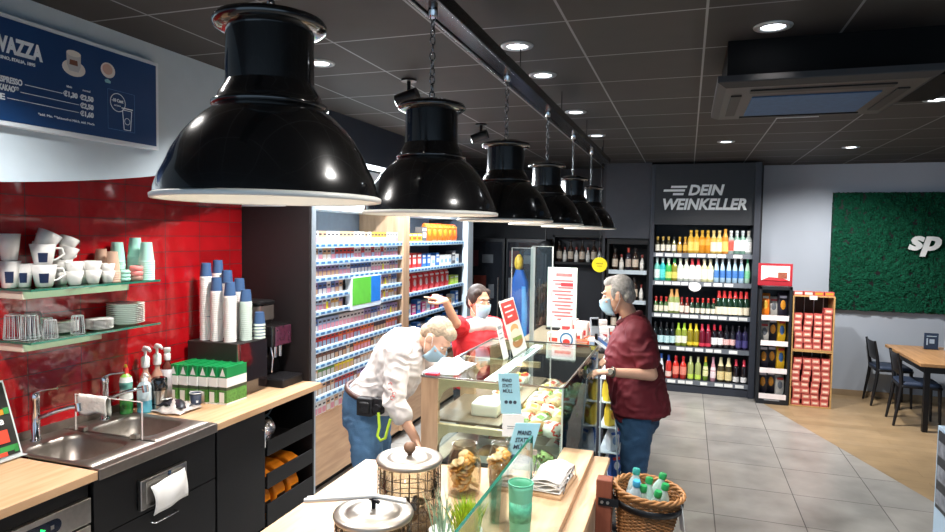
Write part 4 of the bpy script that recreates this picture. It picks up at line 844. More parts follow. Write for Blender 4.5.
# wooden crates of red packs
CR = woodmat('crate_wood', 'a9824f', 'c29a63', .55, 'X')
def crate(z0, z1, lab):
    t = thing('wooden_crate', lab, 'crate', (0, 0, 0), 0, 'stacked wooden crates'); X0, X1, Y0, Y1 = 1.215, 1.665, 8.44, 8.78
    MB().box(X0, X0 + .016, Y0, Y1, z0, z1).build('side', CR, t, .002); MB().box(X1 - .016, X1, Y0, Y1, z0, z1).build('side', CR, t, .002)
    MB().box(X0 + .016, X1 - .016, Y0, Y1, z0, z0 + .016).box(X0 + .016, X1 - .016, Y0, Y1, z1 - .016, z1).build('board', CR, t, .002)
    MB().box(X0 + .016, X1 - .016, Y1 - .012, Y1, z0 + .016, z1 - .016).build('back', M('crate_back', '4a3524', .6), t)
    for k in range(4): MB().box(X0 + .065 + .104*k, X0 + .071 + .104*k, Y1 - .04, Y1 - .015, z0 + .016, z1 - .02).build('divider_strip', PAPERW, t)
    return t
crate(0, .675, 'lower wooden crate packed with four columns of red packs'); crate(.676, 1.335, 'upper wooden crate of red packs stacked on another crate beside the moss panel')
def mk_choc():
    o = MB().box(-.044, .044, -.1, .03, 0, .068, 0).box(-.0445, .0445, -.1003, -.09, .02, .05, 1)
    o = MB().box(-.044, .044, -.1, .03, 0, .068, 0).box(-.038, .038, -.1012, -.1, .014, .056, 1).box(-.026, .026, -.1018, -.1012, .026, .046, 2).build('chocolate_pack', [M('choc_red', 'b9504a', .45, var=.08), M('choc_pink', 'd98a78', .45, var=.12, scale=60), M('choc_cream', 'f2d9c4', .5)]); return o
cc = Kind(mk_choc); cw = ['left', 'second', 'third', 'right']
for z0, lv, ns in ((.017, 'lower', [8, 8, 8, 8]), (.693, 'upper', [6, 6, 6, 7])):
    for c in range(4):
        for k in range(ns[c]):
            cc.put('red chocolate pack in the %s column of the %s crate' % (cw[c], lv) + (', on top of the column' if k == ns[c] - 1 else ''), 'pack', (1.285 + .104*c + .008*sin(k*1.1 + c*1.7 + (z0 > .5)), 8.55 + .006*(k % 2), z0 + .0712*k), R(3*sin(k + c)), 'packs in the %s column of the %s crate' % (cw[c], lv))
for k in range(4):
    tag(MB().box(-.05, .05, -.05, .05, 0, .045).box(-.04, .04, -.0512, -.05, .01, .036, 1).build('chocolate_pack', [M('choc_red', ''), M('choc_orange', 'ef9a3a' if k > 1 else 'f0d8cc', .4)] if k < 2 else [M('choc_red', ''), M('choc_amber', 'e8912e', .4)], None, .002, (1.275 + .11*k, 8.52, 1.336)), '%s pack lying on top of the upper wooden crate' % ['leftmost red and white', 'second red and white', 'third red and orange', 'rightmost red and orange'][k], 'pack', 'packs on top of the crates')
tag(MB().box(1.39, 1.47, 8.425, 8.436, 1.29, 1.335).build('price_card', PAPERW), 'small white price card on the front edge of the upper crate', 'card')

# moss panel with letters
t = thing('moss_panel', 'dark green moss wall panel with white letters on the pale cafe wall', 'wall panel', (0, 0, 0))
MB().box(1.75, 3.3, 9.24, 9.298, 1.11, 2.6).build('backing', BLACK, t)
from mathutils import noise as NZ
g = MB(); nx, nz = 150, 140; v = []
for i in range(nx + 1):
    for j in range(nz + 1):
        x, z = 1.745 + 1.56*i/nx, 1.105 + 1.5*j/nz
        edge = min(i, nx - i, j, nz - j); d = .022*NZ.noise(V((x*16, z*16, 1))) + .03*abs(NZ.noise(V((x*38, z*38, 5)))) + .014*NZ.noise(V((x*95, z*95, 9)))
        v.append((x + .01*NZ.noise(V((x*40, z*40, 3))), 9.235 - (d if edge > 0 else -.03), z + .01*NZ.noise(V((x*40, z*40, 7)))))
g.add(v, [(i*(nz+1) + j, i*(nz+1) + j + 1, (i+1)*(nz+1) + j + 1, (i+1)*(nz+1) + j) for i in range(nx) for j in range(nz)], 0, False)
o = g.build('moss', M('moss_green', '124a36', .9, var=.45, scale=45, spec=.1), t); o['kind'] = 'stuff'
text('panel_letters', 'sp', .33, HW, t, (2.575, 9.19, 1.9), FACE_Y, .25, .012, ext=.012, sx=1.12)

# cafe table, chairs
t = thing('cafe_table', 'oak-topped cafe table with black legs at the right edge', 'table', (2.33, 7.72, 0))
MB().box(0, 1.0, 0, 1.28, .7, .735).build('tabletop', woodmat('table_oak', 'a57b52', 'bb9064', .4, 'Y'), t, .004)
MB().box(.05, .95, .05, 1.23, .63, .7).build('apron', BLACKM, t)
for x in (.06, .9):
    for y in (.06, .98): MB().box(x, x + .05, y, y + .05, 0, .7).build('leg', BLACKM, t, .003)
CB = M('chair_black', '141418', .4, .2, var=.08)
def mk_chair():
    t = thing('cafe_chair', '', 'chair')
    MB().loft([rr(0, 0, .2, .2, .05, .425), rr(0, 0, .205, .205, .06, .44), rr(0, 0, .2, .2, .06, .452)], smooth=True).build('seat', CB, t)
    MB().loft([rr(0, 0, .19, .19, .05, .452), rr(0, 0, .195, .195, .05, .47), rr(0, 0, .17, .17, .05, .485)]).build('cushion', M('seat_navy', '28364e', .6, var=.06), t)
    for s in (-1, 1):
        MB().tube([(.17, s*.17, .44), (.185, s*.18, 0)], [.02, .013], 8).build('leg', CB, t)
        MB().tube([(-.235, s*.185, 0), (-.19, s*.18, .3), (-.175, s*.175, .45), (-.19, s*.185, .6), (-.225, s*.19, .79)], [.013, .02, .021, .018, .014], 8).build('leg', CB, t)
    b = MB(); rows = []
    for z, x in ((.56, -.182), (.62, -.192), (.7, -.206), (.78, -.222)):
        rows.append([(x - .03*(1 - (k/8 - 1)**2), .19*(k/8 - 1), z) for k in range(17)])
    b.add([p for r in rows for p in r], [(i*17 + k, i*17 + k + 1, (i+1)*17 + k + 1, (i+1)*17 + k) for i in range(3) for k in range(16)], 0, True)
    o = b.build('backrest', CB, t); o.modifiers.new('s', 'SOLIDIFY').thickness = .014
    return t
ch = Kind(mk_chair)
ch.put('black cafe chair at the far end of the table, nearest the wall', 'chair', (2.40, 9.0, 0), R(0), 'cafe chairs'); ch.put('black cafe chair with navy seat at the near end of the table', 'chair', (2.42, 8.12, 0), R(-4), 'cafe chairs')
ch.put('black cafe chair on the far right side of the cafe table', 'chair', (3.24, 8.15, 0), R(180), 'cafe chairs')
t = thing('table_menu_stand', 'small navy card stand on the cafe table', 'card stand', (2.74, 8.78, .736))
MB().box(-.07, .07, -.012, .012, 0, .19).build('card', M('card_navy', '1e3048', .4, var=.06), t, .002); MB().box(-.05, .05, -.0135, -.012, .15, .16).box(-.02, .03, -.0135, -.012, .07, .12).box(-.05, -.035, -.0135, -.012, .05, .13).build('print', M('print_pale', '93a5ba', .5), t); MB().box(-.075, .075, -.03, .03, 0, .006).build('foot', BLACKG, t)
t = thing('table_leaflet_holder', 'clear leaflet holder on the cafe table at the right edge of the photo', 'leaflet holder', (2.93, 8.76, .736))
MB().box(-.06, .06, -.004, .004, 0, .2).box(-.06, .06, -.035, .035, 0, .005).build('holder', M('holder_clear', 'c8d2da', .15, coat=1), t)
# pale display box at the right edge, near the camera
t = thing('product_display', 'pale blue-white display box with a dark picture panel at the bottom right edge', 'display stand', (0, 0, 0))
MB().box(1.104, 1.5, 2.95, 3.4, 0, 1.167).build('box', M('display_pale', 'a9c0d4', .5), t, .003)
MB().box(1.1, 1.104, 2.97, 3.375, .8, 1.15).build('picture_panel', M('display_dark', '1e2126', .4), t)
for k in range(3): MB().box(1.098, 1.1, 2.98, 3.365, .82 + .11*k, .885 + .11*k).build('picture', M('display_photo', '7d8088', .4, var=.5, scale=25), t)

# dark back area: bottle niche, yellow disc, fridge doors, blue figure
t = thing('spirits_niche', 'black wall shelf unit with a few bottles behind the customer', 'shelf', (0, 0, 0))
MB().box(-1.03, -1.0, 8.75, 9.28, .1, 1.97).box(-.5, -.475, 8.75, 9.28, .1, 1.97).box(-1.0, -.5, 9.24, 9.28, .1, 1.97).box(-1.0, -.5, 8.75, 9.24, 1.9, 1.97).build('frame', BLACK, t)
for z in (1.55, 1.15, .75): 
    o = MB().box(-1.0, -.5, 8.77, 9.24, z - .02, z).build('shelf', BLACK, t); MB().box(-1.0, -.5, 8.755, 8.77, z - .05, z + .005).build('price_rail', M('rail_pale', 'b9c4cb', .4), o)
mk = {'a': mk_bottle('liq', '3b2a22', 'c9b9a6', '2a2624', .15, .5, .8), 'b': mk_bottle('small', 'd8d4cc', 'e9e4dc', '8a3a34', .15, .5, .8), 'c': mk_bottle('wine', '2a2430', 'b9a79a', 'c04a3a', .15, .5, .8)}
for z, nm in ((1.551, 'top'), (1.151, 'middle'), (.751, 'bottom')):
    for k, q in enumerate('abcab'):
        mk[q].put('%s bottle from the left on the %s shelf of the niche behind the customer' % (['first', 'second', 'third', 'fourth', 'fifth'][k], nm), 'bottle', (-.93 + .09*k, 8.86, z), 0, 'bottles in the niche')
t = thing('round_sign', 'round yellow sign hanging on a thin rod above the till', 'sign', (-.905, 7.07, 1.69))
MB().cyl((0, -.006, 0), (0, .006, 0), .082, n=28).build('disc', M('sign_yellow', 'f0dc16', .5, var=.04), t); MB().cyl((0, 0, .08), (0, 0, CH - 1.69), .005).build('rod', BLACKM, t)
MB().box(-.035, .035, -.0075, -.006, .01, .02).box(-.025, .025, -.0075, -.006, -.02, -.01).build('print', M('sign_ochre', 'b79a10', .5), t)
for k, x in enumerate((-3.02, -2.42)):
    t = thing('fridge', '%s dark glass-fronted fridge against the back wall behind the woman' % ['left', 'right'][k], 'fridge', (x, 8.7, 0), 0, 'dark fridges at the back')
    MB().box(0, .58, 0, .55, 0, 1.95).build('cabinet', M('fridge_black', '191b20', .4), t, .004)
    MB().box(.03, .55, -.03, 0, .12, 1.9).build('door', M('fridge_door', '23262c', .15, coat=.6), t, .003); MB().cyl((.5, -.05, .8), (.5, -.05, 1.4), .012).build('handle', STEEL, t)
    pr = MB()
    for a, b, c_, d_, mi in ((.06, .2, 1.55, 1.78, 0), (.14, .32, 1.2, 1.42, 1), (.26, .42, 1.6, 1.72, 2), (.36, .44, 1.1, 1.3, 2), (.05, .12, 1.1, 1.4, 2)): pr.box(a, b, -.034, -.03, c_, d_, mi)
    pr.build('door_stickers', [M('sticker_wine', '4d1820', .5), M('sticker_rust', '6a2a20', .5, var=.3), M('sticker_grey', '5d6268', .5, var=.2)], t)
t = thing('blue_standee', 'blue rounded advertising standee with a yellow top, seen through the clear screen', 'standee', (-1.93, 7.6, 0)); t.scale = (.62, .62, .95)
MB().loft([rr(0, 0, .2, .1, .08, 0), rr(0, 0, .2, .1, .08, 1.2), rr(0, 0, .17, .09, .08, 1.5), rr(-.01, 0, .08, .07, .06, 1.66)]).build('body', M('standee_blue', '174f9c', .4, var=.1), t)
MB().loft([rr(.11, -.01, .07, .1, .06, .3), rr(.11, -.01, .07, .1, .06, 1.2), rr(.09, -.01, .05, .09, .04, 1.45)]).build('pale_side', M('standee_pale', '4a93d2', .4), t)
MB().ell((-.03, 0, 1.75), (.09, .07, .11)).build('top', M('standee_yellow', 'b9962f', .5, var=.4, scale=20), t)
t = thing('dome_camera', 'black dome on a thin ceiling stem in the dark back area', 'camera dome', (-1.62, 7.6, 1.86))
MB().ell((0, 0, 0), (.09, .09, .08)).build('dome', BLACK, t); MB().cyl((0, 0, .06), (0, 0, CH - 1.86), .012).build('stem', BLACK, t)
t = thing('back_bar', 'dark back shelf of jars and cups under the rear lamps', 'shelf', (0, 0, 0))
MB().box(-1.82, -1.1, 9.0, 9.28, 1.6, 1.63).box(-1.82, -1.1, 9.0, 9.28, 1.98, 2.01).box(-1.82, -1.79, 9.0, 9.28, .0, 2.01).box(-1.13, -1.1, 9.0, 9.28, .0, 2.01).build('shelf_frame', BLACK, t)
for k in range(8):
    mk['ab'[k % 2]].put('%s jar from the left on the dark back shelf' % ['first', 'second', 'third', 'fourth', 'fifth', 'sixth', 'seventh', 'eighth'][k], 'jar', (-1.74 + .082*k, 9.1, 1.631), 0, 'jars on the back shelf')
struct(MB().box(-1.08, -1.05, 8.7, 9.3, 0, CH), "wall_partition", M("charcoal_wall", ""))
# ============================================================ SERVICE COUNTER
CT = .95
t = thing('service_counter', 'oak-topped white service counter carrying the jars, nearest the camera', 'counter', (0, 0, 0))
MB().prism([(-1.385, 1.0), (-.405, 1.0), (-.405, 3.12), (-.552, 3.12), (-.552, 2.76), (-1.385, 2.62)], 'Z', CT - .035, CT).build('worktop', woodmat('counter_oak', 'c39f7c', 'd6b593', .42, 'Y'), t, .004)
MB().prism([(-1.35, 1.02), (-.408, 1.02), (-.408, 3.11), (-.55, 3.11), (-.55, 2.73), (-1.35, 2.59)], 'Z', .05, CT - .035).build('body', M('counter_white', 'dcdbe2', .4), t); MB().box(-1.3, -.45, 1.05, 2.58, 0, .05).build('kick_board', BLACKM, t)
t = thing('customer_ledge', 'narrow lower oak ledge along the customer side of the service counter', 'ledge', (0, 0, 0))
MB().box(-.404, -.328, 2.27, 3.14, CT - .06, CT - .03).build('board', woodmat('counter_oak', ''), t, .003); MB().box(-.404, -.34, 2.28, 3.13, .0, CT - .06).build('panel', OAKZ, t)

# chilled food case
CX0, CX1, CY0, CY1, CZ = -1.316, -.56, 3.10, 4.39, 1.25
PANE = glass('case_glass', 'eef6f2', fac=1.0); PANEF = glass('case_front_glass', '8b9da0', fac=.5); TRIM = M('case_trim', '4a4744', .3, .7, var=0)  # dark tint of the front pane stands in for dark reflections
t = thing('glass_food_case', 'long glass chilled food case with oak end frames between the staff and the customer', 'display case', (0, 0, 0))
MB().box(CX0, CX1, CY0 + .004, CY1, 0, .5).build('base', M('case_base', '35343a', .5), t, .003)
MB().box(CX0 + .02, CX1 - .02, CY0 + .02, CY1 - .02, .5, .78).build('well', M('case_well', 'b8b0a4', .4, .2), t)
MB().box(CX0 + .02, CX1 - .02, CY0 + .03, CY1 - .03, .78, .79).build('deck', M('case_deck', 'cfc4b2', .35, .1), t, .002)
MB().box(CX0 + .03, CX0 + .42, CY0 + .05, CY1 - .04, 1.0, 1.012).build('middle_shelf', woodmat('slate_wood', '6a594c', '7d6c5e', .4, 'Y'), t, .002)
for y in (CY0, 3.72, CY1 - .04):
    f = MB().box(CX0, CX0 + .095, y, y + .035, .5, CZ - .006)
    f.build('end_post', OAKZ, t, .002)
    arch = lambda x0, x1, zt, th, up: [(x0, zt), (x1, zt), (x1, zt - th*.45)] + [(x1 + (x0 - x1)*k/10, zt - th*(.45 + .12*sin(pi*k/10)*0 + .0)) for k in range(1, 8)] + [(x0 + (x1 - x0)*.16, zt - th*.6), (x0 + (x1 - x0)*.05, zt - th*1.1), (x0, zt - th*1.7)]
    MB().prism(arch(CX0 + .095, CX0 + .50, CZ - .01, .07, 1), 'Y', y + .002, y + .033).build('top_rail', M('rail_birch', 'd6bc98', .45), t)
    MB().prism(arch(CX0 + .095, CX0 + .48, 1.0, .07, 1), 'Y', y + .002, y + .033).build('shelf_rail', M('rail_birch', ''), t)
MB().box(CX0, CX1, CY0, CY1, CZ - .006, CZ + .002).build('glass_top', PANE, t)
MB().box(CX1 - .004, CX1 + .003, CY0, CY1, .5, CZ - .006).build('glass_front', PANEF, t)
MB().box(CX0 + .1, CX1 - .004, CY0 - .004, CY0, .5, CZ - .006).build('glass_end', PANE, t)
e = MB().box(CX1 - .003, CX1 + .006, CY0, CY1, CZ - .007, CZ + .005).box(CX0, CX1, CY1 - .004, CY1 + .006, CZ - .004, CZ + .005).box(CX0 - .004, CX0 + .01, CY0, CY1, CZ - .007, CZ + .004)
e.build('edge_trim', TRIM, t)
MB().box(CX1 - .005, CX1 + .004, CY0 - .006, CY0 + .004, .5, CZ).build('corner_edge', M('pale_edge', 'b9c9c2', .15, coat=1), t); MB().box(CX1 - .005, CX1 + .004, CY1 - .004, CY1 + .004, .5, CZ).build('corner_edge', M('pale_edge', ''), t)
MB().box(CX0, CX1, CY0 - .006, CY0, CZ - .006, CZ + .004).build('near_edge', M('steel_edge', 'a7a39d', .25, .8), t)
light('case_light', 'AREA', (CX0 + .36, (CY0 + CY1)/2, CZ - .02), 5, (1, .92, .8), shape='RECTANGLE', size=.1, size_y=1.1)
MB().box(CX0 + .33, CX0 + .39, CY0 + .06, CY1 - .06, CZ - .016, CZ - .007).build('light_bar', M('strip_glow', ''), t)

# food
BR = [M('crust_%d' % i, c, .6, var=.18, scale=25, bump=.15) for i, c in enumerate(('c2925c', 'd3ab78', 'b0794a', 'e3c79a'))]
LET = M('lettuce', '7fa544', .5, var=.35, scale=40); TOM = M('tomato', 'd2402c', .3, var=.1); CHE = M('cheese', 'efc95f', .45); HAM = M('ham', 'e39a8e', .45, var=.1)
def frill(m, rx, ry, z, amp, mi, n=28, dz=.01):
    ro = [(rx*(1 + .08*sin(k*2.3))*cos(2*pi*k/n), ry*(1 + .08*sin(k*1.7))*sin(2*pi*k/n), z + amp*sin(k*1.9)) for k in range(n)]
    m.add([(0, 0, z + dz)] + ro + [(x, y, zz - .006) for x, y, zz in ro], [(0, 1 + k, 1 + (k+1) % n) for k in range(n)] + [(1 + k, 1 + n + k, 1 + n + (k+1) % n, 1 + (k+1) % n) for k in range(n)], mi, True)
def mk_roll(bi, fill, long):
    def f():
        t = thing('filled_roll', '', 'sandwich'); rx = .075 if long else .05; ry = .038 if long else .048
        MB().loft([[(x*.85, y*.85, 0) for x, y, z in rr(0, 0, rx, ry, ry*.95, 0)], rr(0, 0, rx, ry, ry*.95, .008), [(x*.97, y*.97, .022) for x, y, z in rr(0, 0, rx, ry, ry*.95, 0)]]).build('bun_bottom', BR[3], t)
        m = MB(); frill(m, rx*1.1, ry*1.15, .026, .005, 0); m.build('lettuce', LET, t)
        m = MB(); frill(m, rx*1.02, ry*1.06, .033, .003, 0); m.build('filling', fill, t)
        MB().ell((0, 0, .036), (rx, ry, .034), n=18, m=8).build('bun_top', BR[bi], t); return t
    return Kind(f)
RK = [mk_roll(0, TOM, True), mk_roll(1, CHE, True), mk_roll(2, HAM, False), mk_roll(1, TOM, False), mk_roll(0, CHE, False)]
def mk_wrap(paper, fillc, nm):
    def f():
        t = thing('wrapped_sandwich', '', 'sandwich')
        MB().loft([rr(0, 0, .07, .042, .03, 0), rr(0, 0, .078, .05, .035, .025), rr(0, 0, .07, .045, .035, .055), rr(-.01, 0, .045, .025, .02, .07)]).build('wrapper', paper, t)
        m = MB(); frill(m, .036, .05, 0, .006, 0, dz=.004); q = MB().add(m.v, m.f, 0, True, Matrix.Translation((.066, 0, .035)) @ Matrix.Rotation(R(75), 4, 'Y')); q.build('filling', fillc, t)
        MB().box(-.02, .02, -.018, .018, .062, .0685, mat=Matrix.Translation((-.01, 0, .003))).build('sticker', M('sticker_' + nm, {'red': 'd2402c', 'yellow': 'e9c23a', 'green': '6fa04a'}[nm], .5), t); return t
    return Kind(f)
RK += [mk_wrap(M('wrap_white', 'ece8e2', .5, var=.06, bump=.5, bscale=30), TOM, 'red'), mk_wrap(M('wrap_pale', 'cfd8b8', .35, var=.1, bump=.5, bscale=30), LET, 'green'), mk_wrap(M('wrap_cream', 'e3c9a0', .5, var=.08), HAM, 'yellow')]
ZD = .791; fn = ['long roll with tomato and lettuce', 'long pale roll with cheese and lettuce', 'round dark roll with ham', 'round pale roll with tomato', 'round roll with cheese', 'white-wrapped sandwich with tomato', 'pale-wrapped sandwich with salad', 'cream-wrapped sandwich with ham']
pos = ['front left', 'front middle', 'front right', 'second row left', 'second row middle', 'second row right', 'third row left', 'third row middle', 'third row right', 'fourth row left', 'fourth row middle', 'fourth row right', 'fifth row left', 'fifth row middle', 'fifth row right', 'sixth row left', 'sixth row middle', 'sixth row right']
TRM = M('tray_cream', 'e8e2d6', .4); k = 0
tr = Kind(lambda: MB().loft([rr(0, 0, .245, .085, .02, 0), rr(0, 0, .25, .09, .02, .05), rr(0, 0, .245, .085, .02, .05), rr(0, 0, .24, .08, .02, .008)], cap0=True, cap1=True, smooth=False).build('food_tray', TRM))
for r in range(6):
    y = 3.24 + .19*r; h = .05 + .028*(r % 3)
    o = tr.put('cream tray, %s from the near end of the glass food case' % ['first', 'second', 'third', 'fourth', 'fifth', 'farthest'][r], 'tray', (-.83, y, ZD), 0, 'trays in the food case', scale=(1, 1, 1 + r % 3*.6))
    for c in range(3):
        q = (r*3 + c*5) % 8; RK[q].put('%s, %s on the food case lower deck' % (fn[q], pos[k]), 'sandwich', (-1.0 + .165*c, y + random.uniform(-.015, .015), ZD + .01 + .002), R(random.uniform(60, 120)), 'filled rolls in the food case', rot=(R(24), 0, R(90 + random.uniform(-25, 25)))); k += 1
# second layer resting on a raised wire riser near the customer side
ri = thing('wire_riser', 'wire riser on the deck of the glass food case carrying wrapped sandwiches', 'riser', (-.70, 3.72, ZD))
m = MB()
for yy in [-.5 + .1*k for k in range(11)]: m.cyl((-.17, yy, .17), (.11, yy, .17), .003, n=6)
for x in (-.17, .11): m.cyl((x, -.5, .17), (x, .5, .17), .004, n=6)
m.build('grid', CHROME, ri)
for x in (-.17, .11):
    for yy in (-.5, .5): MB().cyl((x, yy, 0), (x, yy, .17), .004, n=6).build('leg', CHROME, ri)
on = ['nearest', 'second nearest', 'third nearest', 'fourth nearest', 'fifth nearest', 'fifth farthest', 'fourth farthest', 'third farthest', 'second farthest', 'farthest']
for c, (x, cn_) in enumerate(((-.82, 'staff-side'), (-.725, 'middle'), (-.635, 'customer-side'))):
    for j in range(10):
        q = ([6, 5, 3, 7, 1, 5, 6, 2, 7, 5], [0, 6, 2, 5, 3, 7, 4, 6, 5, 2], [5, 3, 7, 6, 2, 5, 3, 6, 4, 7])[c][j]
        RK[q].put('%s, %s in the %s wire riser row' % (fn[q], on[j], cn_), 'sandwich', (x, 3.25 + .103*j, ZD + .176), 0, 'sandwiches on the riser', rot=(R(14), R(-8), R(random.choice([0, 90, 60, -20]) + random.uniform(-20, 20))), scale=.92)
def mk_pot():
    t = thing('salad_pot', '', 'pot'); MB().lathe([(.04, 0), (.055, .055), (.053, .055), (.038, .004)], n=20).build('pot', M('clear_pot', 'e6ebe6', .15, coat=1), t)
    m = MB()
    for k in range(9): m.ell((.028*cos(k*2.4), .028*sin(k*2.4), .05 + .008*sin(k)), (.018, .015, .012), k % 3, n=8, m=6)
    m.build('salad', [LET, TOM, CHE], t); return t
sp_ = Kind(mk_pot)
for j in range(4): sp_.put('clear pot of mixed salad, %s on the middle shelf of the food case' % ['nearest', 'second', 'third', 'farthest'][j], 'pot', (-1.02, 3.62 + .17*j, 1.0135), R(50*j), 'salad pots')
wb = remeshed(MB().box(-.075, .075, -.06, .06, 0, .07).ell((0, 0, .07), (.07, .05, .03)).ell((.03, .02, .08), (.03, .03, .025)), 'wrapped_parcel', PAPERW, None, .007, 4); wb.location = (-1.02, 3.33, 1.0125); tag(wb, 'white paper-wrapped parcel on the near end of the middle shelf in the food case', 'parcel')
for j, (x, y, l) in enumerate([(-.68, 3.17, 'crisp lettuce heap on the near end of the deck in the food case'),]):
    m = MB()
    for q in range(7):
        mm = MB(); frill(mm, .06, .05, 0, .014, 0, dz=.02); a = Matrix.Translation((.05*cos(q*2.2), .035*sin(q*2.2), .02 + .012*q)) @ Euler((sin(q)*.5, cos(q*2)*.5, q)).to_matrix().to_4x4(); m.add(mm.v, mm.f, 0, True, a)
    o = m.build('lettuce_heap', M('lettuce_pale', 'b8cf86', .5, var=.25, scale=30), None, loc=(x, y + .02, ZD + .012)); o.scale = (.62, .55, .7); tag(o, l, 'lettuce')
bg_ = thing('pretzel', 'brown pretzel hanging inside the customer-side glass of the food case', 'pretzel', (-.60, 3.72, .66))
tag(MB().box(-.02, .3, -.1, .1, 0, .012).build('black_tray', BLACKM, None, .003, (-1.18, 3.2, ZD + .0)), 'flat black tray on the deck at the staff side of the food case', 'tray')
bpy.data.objects.remove(bg_)

def mk_cro():
    t = thing('croissant', '', 'pastry'); pts = [(.06*cos(a), .06*sin(a)*1.1, .022 + .006*cos(3*a)) for a in [-.2 + 3.54*k/14 for k in range(15)]]
    MB().tube(pts, [.008 + .021*sin(pi*k/14)*(1 + .12*cos(k*3.1)) for k in range(15)], 10).build('dough', M('croissant_crust', 'c27a2e', .5, var=.3, scale=35, bump=.3), t); return t
cro = Kind(mk_cro)
for k, (x, y, z) in enumerate([(-.605, 3.36, .795), (-.605, 3.50, .795), (-.605, 3.64, .795), (-.61, 3.43, .84), (-.61, 3.57, .84)]):
    cro.put('golden croissant on the customer-side edge of the case deck, %s' % ['nearest', 'middle one', 'farthest', 'upper near one', 'upper far one'][k], 'pastry', (x, y, z), R(70 + 35*k), 'croissants in the food case', scale=.55)
# cards on the case
t = thing('sandwich_poster', 'leaning red-topped sandwich poster standing on the glass top of the food case', 'poster', (-.99, 3.95, CZ + .003))
ml = Matrix.Rotation(R(-17), 4, 'Y')
MB().box(-.004, 0, -.17, .17, 0, .35, mat=ml).build('board', M('poster_white', 'f3f0ea', .4, var=.02), t)
MB().box(0, .0015, -.15, .15, .2, .335, mat=ml).build('red_field', M('poster_red', 'd23a35', .4, var=.06), t)
pw = MB()
for z, a, b in ((.305, -.1, .06), (.272, -.11, .1), (.24, -.08, .03)): pw.box(.0015, .0025, a, b, z - .005, z + .005, mat=ml)
pw.build('headline', PAPERW, t)
sw = MB()
sw.prism([(.12*cos(a), .07 + .035*sin(a)) for a in [2*pi*k/18 for k in range(18)]], 'X', 0, .002, 0).prism([(.11*cos(a) - .01, .115 + .04*sin(a)) for a in [2*pi*k/18 for k in range(18)]], 'X', .001, .003, 1).prism([(-.1, .085), (.11, .075), (.11, .1), (-.1, .105)], 'X', .002, .004, 2).prism([(.09*cos(a), .155 + .03*sin(a)) for a in [2*pi*k/18 for k in range(18)]], 'X', .0005, .0025, 3)
o = sw.build('sandwich_picture', [M('pic_crust', 'b9814a', .5), M('pic_cream', 'efe3cf', .5), M('pic_green', '8fa852', .5, var=.3, scale=50), M('pic_tan', 'd9a96c', .5)], t)
o.data.transform(ml)
MB().box(-.09, .06, -.17, .17, 0, .003).build('foot', GLASS, t)
t = thing('narrow_price_card', 'narrow white price card leaning on the case top left of the sandwich poster', 'card', (-1.02, 3.72, CZ + .003))
mk2 = Matrix.Rotation(R(-14), 4, 'Y'); MB().box(-.003, 0, -.06, .05, 0, .235, mat=mk2).build('card', M('poster_white', ''), t); MB().box(0, .001, -.04, .03, .12, .13, mat=mk2).box(0, .001, -.04, .02, .15, .158, mat=mk2).box(0, .001, -.04, .035, .18, .2, mat=mk2).build('print', M('print_soft', ''), t); MB().box(-.05, .03, -.05, .04, 0, .003).build('foot', GLASS, t)
LB = M('card_blue', '9fd3e4', .5, var=.02); INK = M('ink_dark', '2b3a4c', .5, var=0)
t = thing('deposit_card', 'upper pale blue card with three dots on the near end of the food case', 'card', (-.815, 3.085, 1.10), R(14))
sh = Matrix(((1, 0, -.1, 0), (0, 1, 0, 0), (0, 0, 1, 0), (0, 0, 0, 1)))
MB().box(-.052, .052, -.002, .002, 0, .205, mat=sh).build('card', LB, t)
for z, s_ in ((.162, 'PFAND'), (.135, 'STATT'), (.108, 'MÜLL')): text('card_lettering', s_, .024, INK, t, (-.044 - z*.1 + .008, -.0025, z), FACE_Y, .08, .0006, fitw=.05)
m = MB()
for k in range(3): m.cyl((-.022 + .022*k - .006, -.002, .06), (-.022 + .022*k - .006, -.0035, .06), .009)
m.build('dots', INK, t)
t = thing('white_leaflet', 'white leaflet below the upper blue card on the food case', 'leaflet', (-.805, 3.085, .985), R(14)); MB().box(-.055, .055, -.002, .002, 0, .112).build('sheet', PAPERW, t)
MB().box(-.03, .01, -.0032, -.002, .05, .055).box(-.03, .02, -.0032, -.002, .04, .043).build('print', M('print_soft', ''), t)

# low glass screen on the counter, cards, jars, bread tray, plants
t = thing('glass_counter_screen', 'low clear glass screen with a green edge running along the service counter', 'glass screen', (0, 0, 0))
MB().box(-.592, -.584, 1.25, 2.56, CT, 1.166).build('pane', GLASS, t); MB().box(-.593, -.583, 1.25, 2.562, 1.166, 1.171).box(-.593, -.583, 2.56, 2.565, CT, 1.171).build('edge', EDGE, t)
t = thing('deposit_card', 'lower blue card reading pfand statt müll, clipped to the end of the low glass screen', 'card', (-.66, 2.60, 1.03), R(18))
sh = Matrix(((1, 0, .28, 0), (0, 1, 0, 0), (0, 0, 1, 0), (0, 0, 0, 1)))
MB().box(-.056, .05, -.002, .002, 0, .175, mat=sh).build('card', LB, t); MB().box(-.056, .05, -.003, -.002, 0, .04, mat=sh).build('dark_foot', M('card_slate', '55708a', .5), t)
for z, s_ in ((.125, 'PFAND'), (.095, 'STATT'), (.065, 'MÜLL')): text('card_lettering', s_, .026, INK, t, (-.036 + z*.28, -.003, z), FACE_Y, .28, .0006, fitw=.06)
t['label'] = 'lower blue card reading PFAND STATT MÜLL at the end of the glass screen'
MB().box(.04, .085, -.006, .006, .04, .06).build('clip', STEEL, t)
LID = M('lid_steel', 'a9a29a', .42, .85, var=.06); WIRE = M('basket_wire', '4d3f36', .4, .7, var=0); JARG = glass('jar_glass', 'f1efe8', .03, 1.6)
